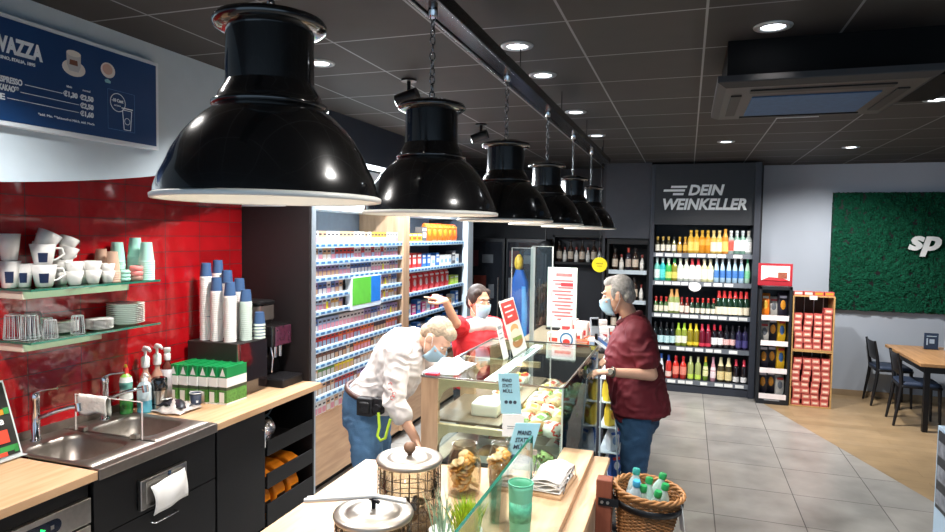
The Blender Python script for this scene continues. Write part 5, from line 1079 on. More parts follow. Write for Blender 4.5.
def big_jar(t, r, h, wood=True):
    MB().lathe([(r*.96, 0), (r, .008), (r, h - .012), (r - .006, h - .012), (r - .006, .012), (.001, .012)], n=36, cap0=True, cap1=False).build('glass', JARG, t)
    w_ = MB(); n = 22
    for k in range(n):
        a = 2*pi*k/n; w_.cyl(((r + .005)*cos(a), (r + .005)*sin(a), .0), ((r + .005)*cos(a), (r + .005)*sin(a), h - .02), .0016, n=5)
    z = .015
    while z < h - .02:
        w_.tube([((r + .005)*cos(2*pi*k/32), (r + .005)*sin(2*pi*k/32), z) for k in range(32)], .0016, 5, closed=True); z += .036
    w_.build('wire_basket', WIRE, t)
    MB().lathe([(r + .009, h - .014), (r + .012, h - .006), (r + .008, h + .002), (r - .015, h + .004), (r - .028, h + .0), (r - .03, h + .004), (r*.5, h + .008), (.012, h + .01)], n=40).build('lid', LID, t)
    if wood: MB().cyl((0, 0, h + .008), (0, 0, h + .022), .009).ell((0, 0, h + .036), .022).build('knob', M('knob_brown', '86644d', .5, var=.1), t)
    else: MB().cyl((0, 0, h + .008), (0, 0, h + .035), .007).tube([(-.018, .01, h + .034), (0, 0, h + .037), (.02, -.004, h + .032)], .006).build('knob', BLACKM, t)
t = thing('lidded_jar', 'large lidded glass jar in a wire basket with a brown wooden knob', 'jar', (-.925, 2.08, CT)); big_jar(t, .108, .245)
FILL = M('jar_filling', '5b3a2c', .6, var=.4, scale=30)
m = MB()
for k in range(34): m.ell((.07*cos(k*2.4)*((k % 7)/7 + .2), .07*sin(k*2.4)*((k % 5)/5 + .2), .025 + .0016*k), (.017, .013, .011), k % 2, n=7, m=5, rot=Euler((k, k*2, 0)))
m.build('contents', [FILL, M('jar_filling_dark', '2c2624', .5, var=.2)], t)['kind'] = 'stuff'
t = thing('lidded_jar', 'lower lidded glass jar in a wire basket with tongs lying on its lid', 'jar', (-.885, 1.725, CT)); big_jar(t, .111, .20, False)
m = MB()
for k in range(90): m.ell((.085*cos(k*2.4)*((k % 7)/7 + .15), .085*sin(k*2.4)*((k % 5)/5 + .15), .025 + .0015*k), (.018, .014, .011), k % 2, n=7, m=5, rot=Euler((k, k*2, 0)))
m.build('contents', [M('jar_filling_red', '73402c', .6, var=.4, scale=30), MATS['jar_filling_dark']], t)['kind'] = 'stuff'
t = thing('serving_tongs', 'shiny steel tongs lying across the lid of the lower jar', 'tongs', (-.885, 1.725, CT + .226))
MB().tube([(-.20, -.05, .004), (-.12, -.03, .014), (0, .012, .016), (.09, .04, .006)], [.008, .009, .007, .006], 8).build('arm', M('tong_steel', 'cfccc8', .4, .7, var=0), t)
MB().tube([(-.20, -.068, .004), (-.12, -.045, .012), (0, .004, .02), (.095, .03, .004)], [.008, .009, .007, .006], 8).build('arm', MATS['tong_steel'], t)
def pres_jar(lab, loc, s, seed):
    t = thing('biscuit_jar', lab, 'jar', loc, 0, 'clear jars on the counter')
    MB().lathe([(.05*s, 0), (.058*s, .008), (.06*s, .03), (.06*s, .115*s), (.05*s, .15*s), (.042*s, .165*s), (.042*s, .18*s), (.039*s, .18*s), (.039*s, .165*s), (.056*s, .115*s), (.056*s, .012)], n=30, cap1=True).build('glass', JARG, t)
    MB().tube([(.043*s*cos(2*pi*k/24), .043*s*sin(2*pi*k/24), .18*s) for k in range(24)], .004, 7, closed=True).build('rim', JARG, t)
    random.seed(seed); m = MB()
    for k in range(96):
        a = k*2.4; q = .046*s*((k*5 % 8)/7); m.lathe([(.001, -.005), (.017, -.004), (.019, 0), (.017, .005), (.001, .006)], n=10, mi=k % 2, mat=Matrix.Translation((q*cos(a), q*sin(a), .022 + .00125*k*s)) @ Euler((random.uniform(-.8, .8), random.uniform(-.8, .8), 0)).to_matrix().to_4x4())
    m.build('biscuits', [M('biscuit_gold', 'dba650', .6, var=.15), M('biscuit_pale', 'ecd3a4', .6, var=.1)], t)['kind'] = 'stuff'
pres_jar('round clear jar of golden biscuits right of the big wire-basket jar', (-.83, 2.41, CT), 1.14, 3); pres_jar('smaller clear jar of biscuits behind the blue card', (-.725, 2.58, CT), .92, 5)
t = thing('green_cup', 'tall mint green reusable cup standing by the glass screen', 'cup', (-.527, 2.14, CT))
MB().lathe([(.034, 0), (.036, .004), (.043, .17), (.044, .186), (.041, .186), (.040, .17), (.034, .01)], n=30).build('body', M('reuse_green', '74c3a2', .45, var=.03), t); MB().tube([(.043*cos(2*pi*k/28), .043*sin(2*pi*k/28), .186) for k in range(28)], .0028, 6, closed=True).build('rim', M('reuse_green_dark', '4fae8b', .4), t)
MB().lathe([(.0385, .055), (.0392, .055), (.0412, .125), (.0405, .125)], n=28, cap0=False, cap1=False).build('printed_band', M('reuse_green_print', '5eb795', .5, var=.25, scale=60), t)
t = thing('tall_glass', 'tall dark-contents glass left of the mint green cup, behind the screen', 'glass', (-.63, 2.22, CT)); MB().lathe([(.03, 0), (.033, .004), (.035, .2), (.033, .2), (.029, .006)], n=22).build('body', JARG, t); MB().lathe([(.028, .006), (.031, .14), (.001, .141)], n=18).build('contents', M('straw_dark', '4a4038', .6, var=.5, scale=50), t)
def grass(lab, loc, n, col, h):
    t = thing('potted_herb', lab, 'plant', loc, 0, 'potted herbs on the counter'); MB().lathe([(.035, 0), (.046, .06), (.048, .065), (.044, .065), (.04, .055), (.001, .055)], n=20).build('pot', PAPERW, t)
    m = MB(); random.seed(n)
    for k in range(n):
        a, q = random.uniform(0, 6.28), random.uniform(0, .035); x, y = q*cos(a), q*sin(a); l = h*random.uniform(.6, 1); b = random.uniform(.01, .06); c = random.uniform(0, 6.28); wd = .0022
        m.add([(x - wd, y, .055), (x + wd, y, .055), (x + b*.4*cos(c) - wd, y + b*.4*sin(c), .055 + l*.6), (x + b*.4*cos(c) + wd, y + b*.4*sin(c), .055 + l*.6), (x + b*cos(c), y + b*sin(c), .055 + l)], [(0, 1, 3, 2), (2, 3, 4)])
    m.build('blades', M('blade_' + col, col, .5, var=.3, scale=30), t)['kind'] = 'stuff'
grass('potted grassy herb behind the glass screen at the bottom edge, the left one', (-.665, 1.985, CT), 70, '6fa06a', .12); grass('potted yellow-green herb at the bottom edge, left of the mint cup', (-.64, 1.89, CT), 190, 'a9c42c', .17); grass('sparse potted herb in front of the big jar at the bottom edge', (-.745, 1.955, CT), 26, '8fb094', .16)
t = thing('napkin_tray', 'wire and wood tray heaped with white napkins at the end of the oak worktop', 'tray', (-.505, 2.62, CT), R(-4))
MB().box(-.07, .07, -.14, .14, 0, .012).build('base', OAK, t, .002)
random.seed(2)
for k in range(5): rough_sheet(6, 8, lambda u, v, k=k: (-.06 + .12*u, -.125 + .25*v, .02 + .011*k + .008*sin(u*6 + k*2)*sin(v*7 + k)), PAPERW, 'napkins', t)
m = MB(); m.tube([(.068, -.1, .01), (.075, -.06, .06), (.075, .06, .075), (.068, .12, .01)], .0025, 6).tube([(-.068, -.1, .01), (-.075, 0, .1), (-.068, .12, .01)], .0025, 6).build('wire_handle', CHROME, t)

# wooden post with a wicker basket of bottles
PW = woodmat('post_wood', '6e3826', '834834', .5, 'Z')
t = thing('wooden_post', 'reddish brown square wooden post beside the counter end, holding the basket bracket', 'post', (-.29, 2.60, 0))
MB().box(-.031, .031, -.031, .031, 0, 1.02).build('post', PW, t, .004); MB().box(.0312, .06, -.033, -.026, .918, .95).box(-.02, .06, -.0375, -.0315, .918, .95).build('bracket', BLACKM, t, .002)
for x in (-.005, .018): MB().cyl((x, -.037, .934), (x, -.042, .934), .006).build('screw', STEEL, t)
t = thing('wicker_basket', 'round brown wicker basket in a black metal hoop, filled with empty bottles', 'basket', (-.142, 2.66, .72)); t.rotation_euler = (0, R(5), 0); t.scale = (.93, .93, .93)
WK = M('wicker', '8f5f33', .6, var=.3, scale=50); m = MB(); nr = 18; pts = []
def brad(z): return .098 + .045*(z/.27)
for k in range(34):
    z = .006 + .0078*k; m.tube([((brad(z) + .0035*(1 if (q + k) % 2 else -1))*cos(2*pi*q/40), (brad(z) + .0035*(1 if (q + k) % 2 else -1))*sin(2*pi*q/40), z) for q in range(40)], .0043, 5, closed=True)
m.build('weave', WK, t)
m = MB()
for q in range(20): a = 2*pi*q/20; m.cyl((brad(0)*cos(a), brad(0)*sin(a), 0), (brad(.27)*cos(a), brad(.27)*sin(a), .27), .004, n=6)
m.lathe([(.001, 0), (.097, 0), (.097, .006), (.001, .006)], n=28).build('stakes', WK, t)
m = MB()
for ph in (0, 2*pi/3, 4*pi/3): m.tube([((.146 + .007*cos(q*.9 + ph))*cos(2*pi*q/56), (.146 + .007*cos(q*.9 + ph))*sin(2*pi*q/56), .274 + .008*sin(q*.9 + ph)) for q in range(56)], .0065, 6, closed=True)
m.build('braided_rim', M('wicker_rim', '97683a', .6, var=.25, scale=40), t)
MB().lathe([(.142, .208), (.1475, .208), (.152, .236), (.1465, .236)], n=40, cap0=False, cap1=False).loft([[(.142*cos(a), .142*sin(a), .208) for a in [2*pi*k/40 for k in range(40)]], [(.1465*cos(a), .1465*sin(a), .236) for a in [2*pi*k/40 for k in range(40)]]], cap0=False, cap1=False).build('hoop', BLACKM, t)
def mk_pet(capc, body):
    def f():
        t = MB().lathe([(.026, 0), (.031, .008), (.031, .06), (.029, .065), (.031, .07), (.031, .12), (.026, .15), (.013, .175), (.012, .185)], n=18).build('plastic_bottle', M('pet_' + body, body, .1, var=.2, coat=1))
        MB().lathe([(.0315, .07), (.0318, .07), (.0318, .115), (.0315, .115)], n=18, cap0=False, cap1=False).build('label', M('pet_label_' + capc, 'b9c9d2', .4, var=.2, scale=40), t)
        MB().lathe([(.0145, .18), (.0155, .183), (.0155, .2), (.013, .205)], n=16).build('cap', M('petcap_' + capc, capc, .4, var=.05), t); return t
    return Kind(f)
gb = mk_pet('1f8a4a', '94aba4'); bb = mk_pet('3a9ac2', 'a3b8c2'); tb = mk_pet('2f8f86', '98a9a9')
for lab, kd, loc, rot in [('blue-capped clear bottle leaning at the left of the wicker basket', bb, (-0.180, 2.628, 0.832), (12, 5, 0)), ('teal-capped bottle behind the blue-capped one in the wicker basket', tb, (-0.187, 2.692, 0.832), (-6, 4, 0)), ('green-capped bottle near the middle of the wicker basket, left one', gb, (-0.151, 2.620, 0.807), (6, 4, 0)),
                          ('green-capped bottle near the middle of the wicker basket, right one', gb, (-0.147, 2.684, 0.807), (-4, 8, 0)), ('green-capped bottle leaning out at the far right of the wicker basket', gb, (-0.118, 2.716, 0.822), (-8, 15, 0)), ('green-capped bottle at the front right of the wicker basket, lower left one', gb, (-0.114, 2.616, 0.797), (6, 10, 0)), ('green-capped bottle at the front right of the wicker basket, rightmost', gb, (-0.089, 2.660, 0.807), (2, 10, 0))]:
    kd.put(lab, 'bottle', loc, 0, 'bottles in the wicker basket', rot=tuple(R(a) for a in rot))
t = thing('paper_tag', 'white paper tag hanging from the right side of the wicker basket', 'tag', (.012, 2.64, .86), R(24)); MB().box(-.0012, .0012, -.022, .022, -.03, .09, mat=Matrix.Rotation(R(-8), 4, 'Y')).build('sheet', PAPERW, t)

# till counter behind the case, snack rack, screens, clutter
t = thing('till_counter', 'dark till counter behind the glass food case, covered in small goods', 'counter', (0, 0, 0))
MB().box(-1.34, -.58, 4.96, 6.3, 0, 1.06).build('body', M('till_body', '3a3a42', .5), t); MB().box(-1.36, -.56, 4.95, 6.32, 1.06, 1.095).build('top', M('till_top', '84735f', .5), t, .003)
t = thing('clear_screen', 'tall clear plexiglass screen with a grey post standing on the till counter', 'screen', (0, 0, 1.095))
MB().box(-1.35, -1.175, 5.03, 5.038, .0, .80).build('pane', GLASS, t); MB().box(-1.2, -1.03, 5.10, 5.108, .0, .815).build('pane', GLASS, t)
MB().box(-1.2, -1.165, 5.06, 5.075, 0, .81).build('post', M('screen_post', 'a9b3b4', .4, .3), t); PE = M('pane_edge', 'd9e0dc', .2, coat=1)
MB().box(-1.352, -1.347, 5.03, 5.038, 0, .8).box(-1.352, -1.175, 5.03, 5.038, .8, .803).box(-1.2, -1.03, 5.1, 5.108, .815, .818).box(-1.034, -1.024, 5.1, 5.11, 0, .818).build('pane_edge', PE, t)
t = thing('offer_poster', 'framed red and white offer list standing on the till counter', 'poster', (-1.13, 6.1, 1.095), R(-5))
MB().box(-.145, .145, -.01, .01, .02, .60).build('frame', M('frame_mint', 'dfeae2', .3), t, .003); MB().box(-.125, .125, -.0115, -.0095, .04, .575).build('sheet', M('sheet_white', 'd9d0cf', .5), t)
m = MB(); m.box(-.06, .1, -.013, -.0115, .515, .545)
for k in range(12): m.box(-.1 + .03*(k % 3), .11 - .02*(k % 2), -.0125, -.0115, .465 - .034*k, .482 - .034*k)
m.build('print', M('print_rose', 'cf6a66', .5, var=.2, scale=30), t); MB().box(-.14, .14, -.06, .06, 0, .02).build('foot', BLACKM, t)
MB().box(-.01, .11, -.013, -.0115, .42, .455).build('red_block', M('print_red', ''), t)
GD = {'a': mk_box('f0ece6', 'd8402f', .12, .1, .1, 'counter_box'), 'b': mk_box('2c4f9c', 'eef0f2', .11, .06, .12, 'counter_box'), 'c': mk_box('e0562c', 'f6c0a0', .13, .05, .1, 'counter_box'), 'd': mk_box('f3e3dc', 'c8484a', .1, .14, .08, 'counter_box'), 'e': mk_box('d9d4d2', '8aa6c4', .14, .07, .1, 'counter_box')}
dn = {'a': 'white and red box', 'b': 'dark blue and white box', 'c': 'orange-red box', 'd': 'tall pale box with a red panel', 'e': 'pale grey box'}
random.seed(11)
for k, (q, x, y, z) in enumerate([('a', -1.02, 5.20, 1.096), ('b', -.92, 5.20, 1.096), ('c', -.80, 5.20, 1.096), ('e', -.68, 5.22, 1.096), ('d', -1.02, 5.73, 1.096), ('a', -.88, 5.38, 1.096), ('c', -.74, 5.38, 1.096), ('d', -.65, 5.40, 1.096), ('e', -.98, 5.52, 1.096), ('d', -.85, 5.54, 1.096), ('a', -.7, 5.56, 1.096), ('c', -1.0, 5.68, 1.096), ('d', -.88, 5.70, 1.096), ('d', -.75, 5.71, 1.096), ('a', -.65, 5.73, 1.096), ('d', -1.0, 5.85, 1.096), ('a', -.86, 5.87, 1.096), ('d', -.72, 5.88, 1.096)]):
    rows = 'first second third fourth fifth'.split(); r_ = [4, 8, 11, 15, 18]; ri_ = next(i for i, v in enumerate(r_) if k < v); c_ = k - ([0] + r_)[ri_]
    GD[q].put('%s on the till counter, %s row, %s' % (dn[q], rows[ri_], ['leftmost', 'second from left', 'third from left', 'rightmost'][c_]), 'box', (x, y, z), R(-90 + random.uniform(-14, 14)), 'small goods on the till counter')
t = thing('oval_logo_box', 'white box with a blue and red oval on the till counter', 'box', (-.90, 5.12, 1.096), R(-5))
MB().box(-.075, .075, -.02, .02, 0, .13).build('box', PAPERW, t, .003)
m = MB(); E_ = lambda a, b, y0, y1, mi, cx=0, cz=.068: m.prism([(cx + a*cos(q), cz + b*sin(q)) for q in [2*pi*k/24 for k in range(24)]], 'Y', y0, y1, mi)
E_(.055, .058, -.022, -.02, 0); E_(.042, .044, -.0235, -.022, 1); E_(.03, .024, -.025, -.0235, 2, 0, .05); m.build('oval_emblem', [M('oval_blue', '2a6f9e', .4), M('oval_pale', 'cfe0e8', .4), M('oval_red', 'c63a34', .4)], t)
t = thing('card_terminal', 'grey payment terminal on a stalk on the till counter before the customer', 'terminal', (-.66, 5.06, 1.095), R(20))
MB().cyl((0, 0, 0), (0, 0, .14), .012).lathe([(.045, 0), (.045, .008)], n=20).build('stalk', BLACKM, t); MB().box(-.035, .035, -.012, .012, .12, .27, mat=Matrix.Rotation(R(-18), 4, 'X')).build('terminal', M('terminal_grey', '8e949c', .4), t, .006); MB().box(-.026, .026, -.0135, -.012, .2, .255, mat=Matrix.Rotation(R(-18), 4, 'X')).build('screen', BLACKG, t)
t = thing('magazine_rack', 'slanted rack of blue and white magazines at the customer end of the till counter', 'rack', (-.565, 4.96, 1.097))
MB().box(-.06, .0, 0, .62, 0, .02).build('base', BLACKM, t)
for k in range(5):
    MB().box(-.13, .0, .02 + .12*k, .12 + .12*k, .03, .034, mat=Matrix.Translation((0, 0, .02)) @ Matrix.Rotation(R(35), 4, 'Y') @ Matrix.Translation((0.0, 0, -.03))).build('magazine', [M('mag_a', 'dfe6ee', .4, var=.2, scale=25), M('mag_b', '4a7ac0', .4, var=.3, scale=25), M('mag_c', 'e4e0ea', .4, var=.25, scale=25)][k % 3], t)
# snack bag rack on the customer side of the till counter
t = thing('snack_rack', 'tiered wire rack of snack bags on the customer side of the till counter', 'rack', (0, 0, 0)); m = MB()
TI = [(.1, -.39), (.28, -.405), (.46, -.42), (.64, -.435), (.82, -.45), (.99, -.46)]
for z, x1 in TI:
    m.box(-.56, x1, 4.55, 5.9, z, z + .006).box(x1, x1 + .006, 4.55, 5.9, z, z + .05)
m.build('tier', M('rack_wire_white', 'c9d4dc', .4), t)
for y in (4.55, 5.9): MB().cyl((-.40, y, 0), (-.46, y, 1.0), .006).cyl((-.55, y, 0), (-.55, y, 1.0), .006).build('side_frame', M('rack_wire_white', ''), t)
SB = {'blue': mk_box('2f5fb4', 'e6eaf0', .1, .16, .07, 'snack_bag', True, 'd9372e'), 'yellow': mk_box('e6c83a', 'b9772a', .1, .16, .07, 'snack_bag', True, 'f2ecd6'), 'violet': mk_box('5b3a6e', 'e07a4a', .1, .16, .07, 'snack_bag', True, 'e6dce8'), 'white': mk_box('dde3ea', '7fa3cf', .1, .16, .07, 'snack_bag', True, '2f5fb4')}
random.seed(21); on12 = ['first', 'second', 'third', 'fourth', 'fifth', 'sixth', 'seventh', 'eighth', 'ninth', 'tenth', 'eleventh', 'twelfth', 'thirteenth', 'fourteenth']
for (z, x1), nm in zip(TI, ('bottom', 'second', 'third', 'fourth', 'fifth', 'top')):
    for k in range(14):
        q = random.choice(list(SB)); SB[q].put('%s snack bag, %s from the near end of the rack\'s %s tier' % (q, on12[k], nm), 'bag', (x1 - .025, 4.60 + .094*k, z + .008), R(-40 + random.uniform(-10, 10)), 'snack bags on the customer-side rack', scale=(.95, .85, .95))

# ============================================================ PEOPLE
SKIN = M('skin', 'd9a184', .5, var=.05, scale=18); SKIN2 = M('skin_fair', 'dcab90', .5, var=.05, scale=18)
def basis(f, up):
    f = V(f).normalized(); r = f.cross(V(up)).normalized(); u = r.cross(f); return Matrix((r, f, u)).transposed()   # columns: right, forward, up
def head(mb, c, B, s=1.0):
    T = lambda x, y, z: V(c) + B @ V((x*s, y*s, z*s))
    def E(x, y, z, a, b, d, rot=None): mb.ell(T(x, y, z), (a*s, b*s, d*s), rot=B if rot is None else B @ rot, n=20, m=14)
    E(0, -.012, .035, .073, .092, .09); E(0, .022, -.025, .061, .072, .085); E(0, .036, -.075, .046, .05, .038); E(0, .07, -.098, .021, .018, .017)
    E(0, .074, .032, .05, .018, .011)
    mb.cap(T(0, .088, .012), .008*s, T(0, .108, -.026), .0125*s)
    for q in (-1, 1):
        E(q*.013, .099, -.03, .009, .01, .008); E(q*.036, .066, -.022, .024, .02, .02); E(q*.074, -.006, -.004, .009, .021, .033); E(q*.078, -.012, .008, .007, .013, .017)
    E(0, .089, -.06, .021, .01, .0055); E(0, .087, -.071, .019, .01, .006)
def face_parts(p, c, B, s, iris, brow, closed=False):
    T = lambda x, y, z: V(c) + B @ V((x*s, y*s, z*s))
    for q in (-1, 1):
        m = MB().ell(T(q*.031, .077, .008), (.0125*s, .011*s, (.005 if closed else .0085)*s), 0, n=14, m=8, rot=B)
        m.ell(T(q*.031, .0845, .008), (.0058*s, .0045*s, .0058*s), 1, n=10, m=6, rot=B); m.build('eye', [M('eye_white', 'ece8e4', .2), M('iris_' + iris, iris, .2)], p)
        MB().tube([T(q*.016, .093, .031), T(q*.031, .093, .034), T(q*.048, .083, .028)], [.003*s, .0036*s, .0025*s], 6).build('eyebrow', brow, p)
def mask(p, c, B, s, dy=0.):
    T = lambda x, y, z: V(c) + B @ V((x*s, y*s, z*s)); m = MB(); rows = []
    for i in range(9):
        v = i/8; z = -.012 - .1*v; w = .062 - .02*v; dep = (.118 + .012*sin(v*pi)) - .032*v*v
        rows.append([T(w*sin(a), .012 + (dep - .012)*max(0, cos(a))**.8 + .0015*sin(i*2.6), z + .012*(1 - cos(a)) * (1 if v < .5 else -1)*.6) for a in [(-1.35 + 2.7*k/16) for k in range(17)]])
    m.add([q for r in rows for q in r], [(i*17 + k, i*17 + k + 1, (i+1)*17 + k + 1, (i+1)*17 + k) for i in range(8) for k in range(16)], 0, True)
    o = m.build('face_mask', M('mask_blue', 'a3c3d6', .7, var=.04), p); o.modifiers.new('s', 'SOLIDIFY').thickness = .003
    l = MB()
    for q in (-1, 1): l.tube([T(q*.06, .035, -.025), T(q*.079, .005, .02), T(q*.083, -.022, .018), T(q*.08, -.02, -.02), T(q*.055, .03, -.09)], .0017, 6)
    l.build('ear_loop', PAPERW, o)
def hand(mb, w, d, n, curls, s=1.0, thumb=1, tc=.5):
    d = V(d).normalized(); n = V(n); n = (n - d*n.dot(d)).normalized(); sd = d.cross(n)*thumb     # sd points to the thumb side
    P = lambda a, b, c: V(w) + (d*a + sd*b + n*c)*s
    Q = Matrix((d, sd, n)).transposed()
    mb.ell(P(.05, 0, 0), (.052*s, .04*s, .016*s), rot=Q, n=16, m=10); mb.ell(P(.02, .0, 0), (.035*s, .029*s, .018*s), rot=Q, n=14, m=8)
    for k, (off, L) in enumerate(((.031, .07), (.0105, .078), (-.0105, .072), (-.031, .056))):
        p = P(.082 - .006*abs(k - 1), off, 0); a = .12; dirn = d + sd*(off*2.2)
        for j, fr in enumerate((.45, .32, .23)):
            a += curls[k]*(.75 if j else .55); v = (dirn.normalized()*cos(a) + n*sin(a)).normalized(); q = p + v*L*fr*s
            mb.cap(p, (.0095 - .0011*j)*s, q, (.0088 - .0011*j)*s, n=10); p = q
    p = P(.018, .027, .004)
    for j, (L, aa) in enumerate(((.042, .75), (.032, .45 - tc*.3), (.026, .2 - tc*.5))):
        v = (d*cos(aa) + sd*sin(aa) + n*(.35*tc)).normalized(); q = p + v*L*s; mb.cap(p, (.0135 - .0018*j)*s, q, (.012 - .0018*j)*s, n=10); p = q
def limb(mb, pts, rs):
    for (p, q), (a, b) in zip(zip(pts, pts[1:]), zip(rs, rs[1:])): mb.cap(p, a, q, b, n=18)
def lerp(a, b, t): return V(a)*(1 - t) + V(b)*t
def torso(mb, pel, nk, shL, shR, hipL, hipR, depth, width, belly=0., f=(1, 0, 0)):
    pel, nk = V(pel), V(nk); ax = (V(shL) - V(shR)).normalized(); sp = (nk - pel).normalized(); fd = V(f); fd = (fd - sp*fd.dot(sp)).normalized(); lat = sp.cross(fd)
    rings = []
    for t, w_, d_, o in ((-.12, .86, .95, 0), (.0, .98, 1.0, 0), (.2, .93, 1.0, .012 + belly*.7), (.4, .95, 1.02, .014 + belly), (.62, 1.04, 1.05, .015 + belly*.5), (.8, 1.02, .95, .004), (.93, .72, .7, -.006), (1.0, .42, .5, 0)):
        c = pel + (nk - pel)*t + fd*o; dd = depth*d_ + (belly*.6 if .1 < t < .7 else 0)
        rings.append([tuple(c + lat*(width*w_*(abs(cos(a))**.85)*(1 if cos(a) > 0 else -1)) + fd*(dd*sin(a))) for a in [2*pi*k/28 for k in range(28)]])
    mb.loft(rings)
    for s_ in (shL, shR): mb.cap(lerp(s_, nk, .55) - sp*.02, depth*.55, s_, depth*.5, n=16)

def person(label, J, f, hf, hu, hs, skin, sz, clothes):
    t = thing('person', label, 'person', (J['pel'][0], J['pel'][1], 0)); base = V(t.location)
    L = {k: V(v) - base for k, v in J.items()}; B = basis(hf, hu); W, Dp = sz
    b = MB(); head(b, L['head'], B, hs); b.cap(L['nk'] - V((0, 0, .02)), .054, L['head'] + B @ V((0, -.025, -.06)), .05)
    torso(b, L['pel'], L['nk'], L['shL'], L['shR'], L['hipL'], L['hipR'], Dp*.82, W*.84, clothes.get('belly', 0)*.8, f)
    for s in 'LR':
        limb(b, [L['sh' + s], L['el' + s], L['wr' + s]], [.048, .038, .026]); limb(b, [L['hip' + s], L['kn' + s], L['an' + s]], [.082, .056, .04])
        fd = V((f[0], f[1], 0)).normalized(); b.cap(L['an' + s] + fd*.0 - V((0, 0, .045)), .034, L['an' + s] + fd*.15 - V((0, 0, .06)), .026)
        hd = clothes['hand' + s]; hand(b, L['wr' + s], hd[0], hd[1], hd[2], hd[3] if len(hd) > 3 else 1.0, hd[4] if len(hd) > 4 else 1)
    remeshed(b, 'body', skin, t, .0062, 4)
    face_parts(t, L['head'], B, hs, clothes.get('iris', '4a3a2c'), clothes['hair_mat'], clothes.get('closed', False)); mask(t, L['head'], B, hs)
    return t, L, B, base

def trousers(t, L, mat, W, Dp, f, tilt=0.):
    m = MB(); pel = L['pel']; fd = V((f[0], f[1], 0)).normalized(); lat = V((-fd.y, fd.x, 0))
    rg = lambda c, w, d, tl=0.: [tuple(c + lat*(w*cos(a)) + (fd - V((0, 0, tl)))*(d*sin(a))) for a in [2*pi*k/24 for k in range(24)]]
    m.loft([rg(pel + V((0, 0, .09)) + fd*(.03*tilt), W*.98, Dp*1.0, tilt), rg(pel, W*1.02, Dp*1.06, tilt*.6), rg(pel - V((0, 0, .1)), W*.98, Dp*1.05), rg(pel - V((0, 0, .16)), W*.8, Dp*.8)])
    for s in 'LR':
        limb(m, [L['hip' + s], lerp(L['hip' + s], L['kn' + s], .5), L['kn' + s], lerp(L['kn' + s], L['an' + s], .5), L['an' + s] - V((0, 0, .02))], [.1, .092, .075, .068, .064])
    o = remeshed(m, 'jeans', mat, t, .011, 5, wrinkle=.006, seed=2)
    return o
def shoes(t, L, f, mat):
    fd = V((f[0], f[1], 0)).normalized()
    for s in 'LR':
        a = L['an' + s]; z = V((0, 0, 1)); m = MB(); g = V((a.x, a.y, 0))
        m.cap(g - fd*.04 + z*.045, .043, g + fd*.15 + z*.035, .034); m.ell(g + fd*.05 + z*.055, (.1, .045, .04), rot=basis(V((-fd.y, fd.x, 0)), z)); m.cap(g - fd*.02 + z*.07, .042, g + z*.11, .045)
        m.v = [(x, y, max(0.0, zz)) for x, y, zz in m.v]; remeshed(m, 'shoe', mat, t, .008, 2)

DENIM = M('denim', '51779c', .8, var=.2, scale=9, bump=.3, bscale=200); DENIMD = M('denim_dark', '2b4d6e', .8, var=.18, scale=9, bump=.3, bscale=200)
SHO = M('shoe_dark', '26242a', .6)
# ---- man bending at the food case
HG = M('hair_grey_blond', 'a08d76', .7, var=.3, scale=60, bump=.5, bscale=120)
f1 = (.97, .2, 0)
J = dict(pel=(-1.82, 3.46, .95), nk=(-1.565, 3.53, 1.385), head=(-1.415, 3.55, 1.375), shR=(-1.575, 3.365, 1.30), shL=(-1.60, 3.71, 1.31), elR=(-1.565, 3.29, 1.04), wrR=(-1.435, 3.31, .83), elL=(-1.47, 3.80, 1.07), wrL=(-1.37, 3.66, 1.22),
         hipR=(-1.79, 3.365, .88), hipL=(-1.83, 3.56, .88), knR=(-1.76, 3.37, .48), knL=(-1.80, 3.57, .48), anR=(-1.82, 3.38, .09), anL=(-1.86, 3.58, .09))
t, L, B, base = person('bending grey-haired man in white shirt and blue jeans with a black belt pouch', J, f1, (.66, -.12, -.74), (.74, 0, .66), 1.02, SKIN2, (.185, .125),
    dict(handR=((.45, .05, -.9), (.8, .3, .3), (.5, .6, .6, .7)), handL=((.9, -.3, .1), (0, 0, -1), (.3, .3, .3, .3), 1.0, -1), hair_mat=M('brow_grey', '9a8874', .8), closed=True, belly=.02))
T = lambda x, y, z: L['head'] + B @ V((x, y, z))*1.02
m = MB().ell(T(0, -.02, .045), (.079, .09, .09), rot=B).ell(T(0, .03, .085), (.06, .055, .042), rot=B).ell(T(0, -.06, -.005), (.07, .05, .06), rot=B)
remeshed(m, 'hair', HG, t, .006, 2)
SH = M('white_shirt', 'd6d0cd', .75, var=.03, scale=6, bump=.35, bscale=14)
m = MB(); torso(m, lerp(L['pel'], L['nk'], .1), L['nk'] + V((.0, 0, .005)), L['shL'], L['shR'], L['hipL'], L['hipR'], .145, .188, .02, f1)
limb(m, [L['shR'], lerp(L['shR'], L['elR'], .5), L['elR'], lerp(L['elR'], L['wrR'], .38)], [.068, .066, .062, .056]); limb(m, [L['shL'], L['elL'], lerp(L['elL'], L['wrL'], .4)], [.066, .062, .054])
for k in range(5): a = lerp(L['shR'], L['elR'], .2 + .18*k); m.ell(a + V((.0, -.022, 0)), (.066, .05, .018), rot=Euler((.5, .5*(-1)**k, k)), n=12, m=8)
m.cap(L['nk'] + V((-.01, -.05, .015)), .03, L['nk'] + V((.045, -.055, -.02)), .026).cap(L['nk'] + V((-.01, .05, .015)), .03, L['nk'] + V((.045, .055, -.02)), .026)
sh_ = remeshed(m, 'shirt', SH, t, .008, 3, wrinkle=.009, seed=1)
em = MB(); RD = M('red_embroidery', 'c8605a', .7, var=.1)
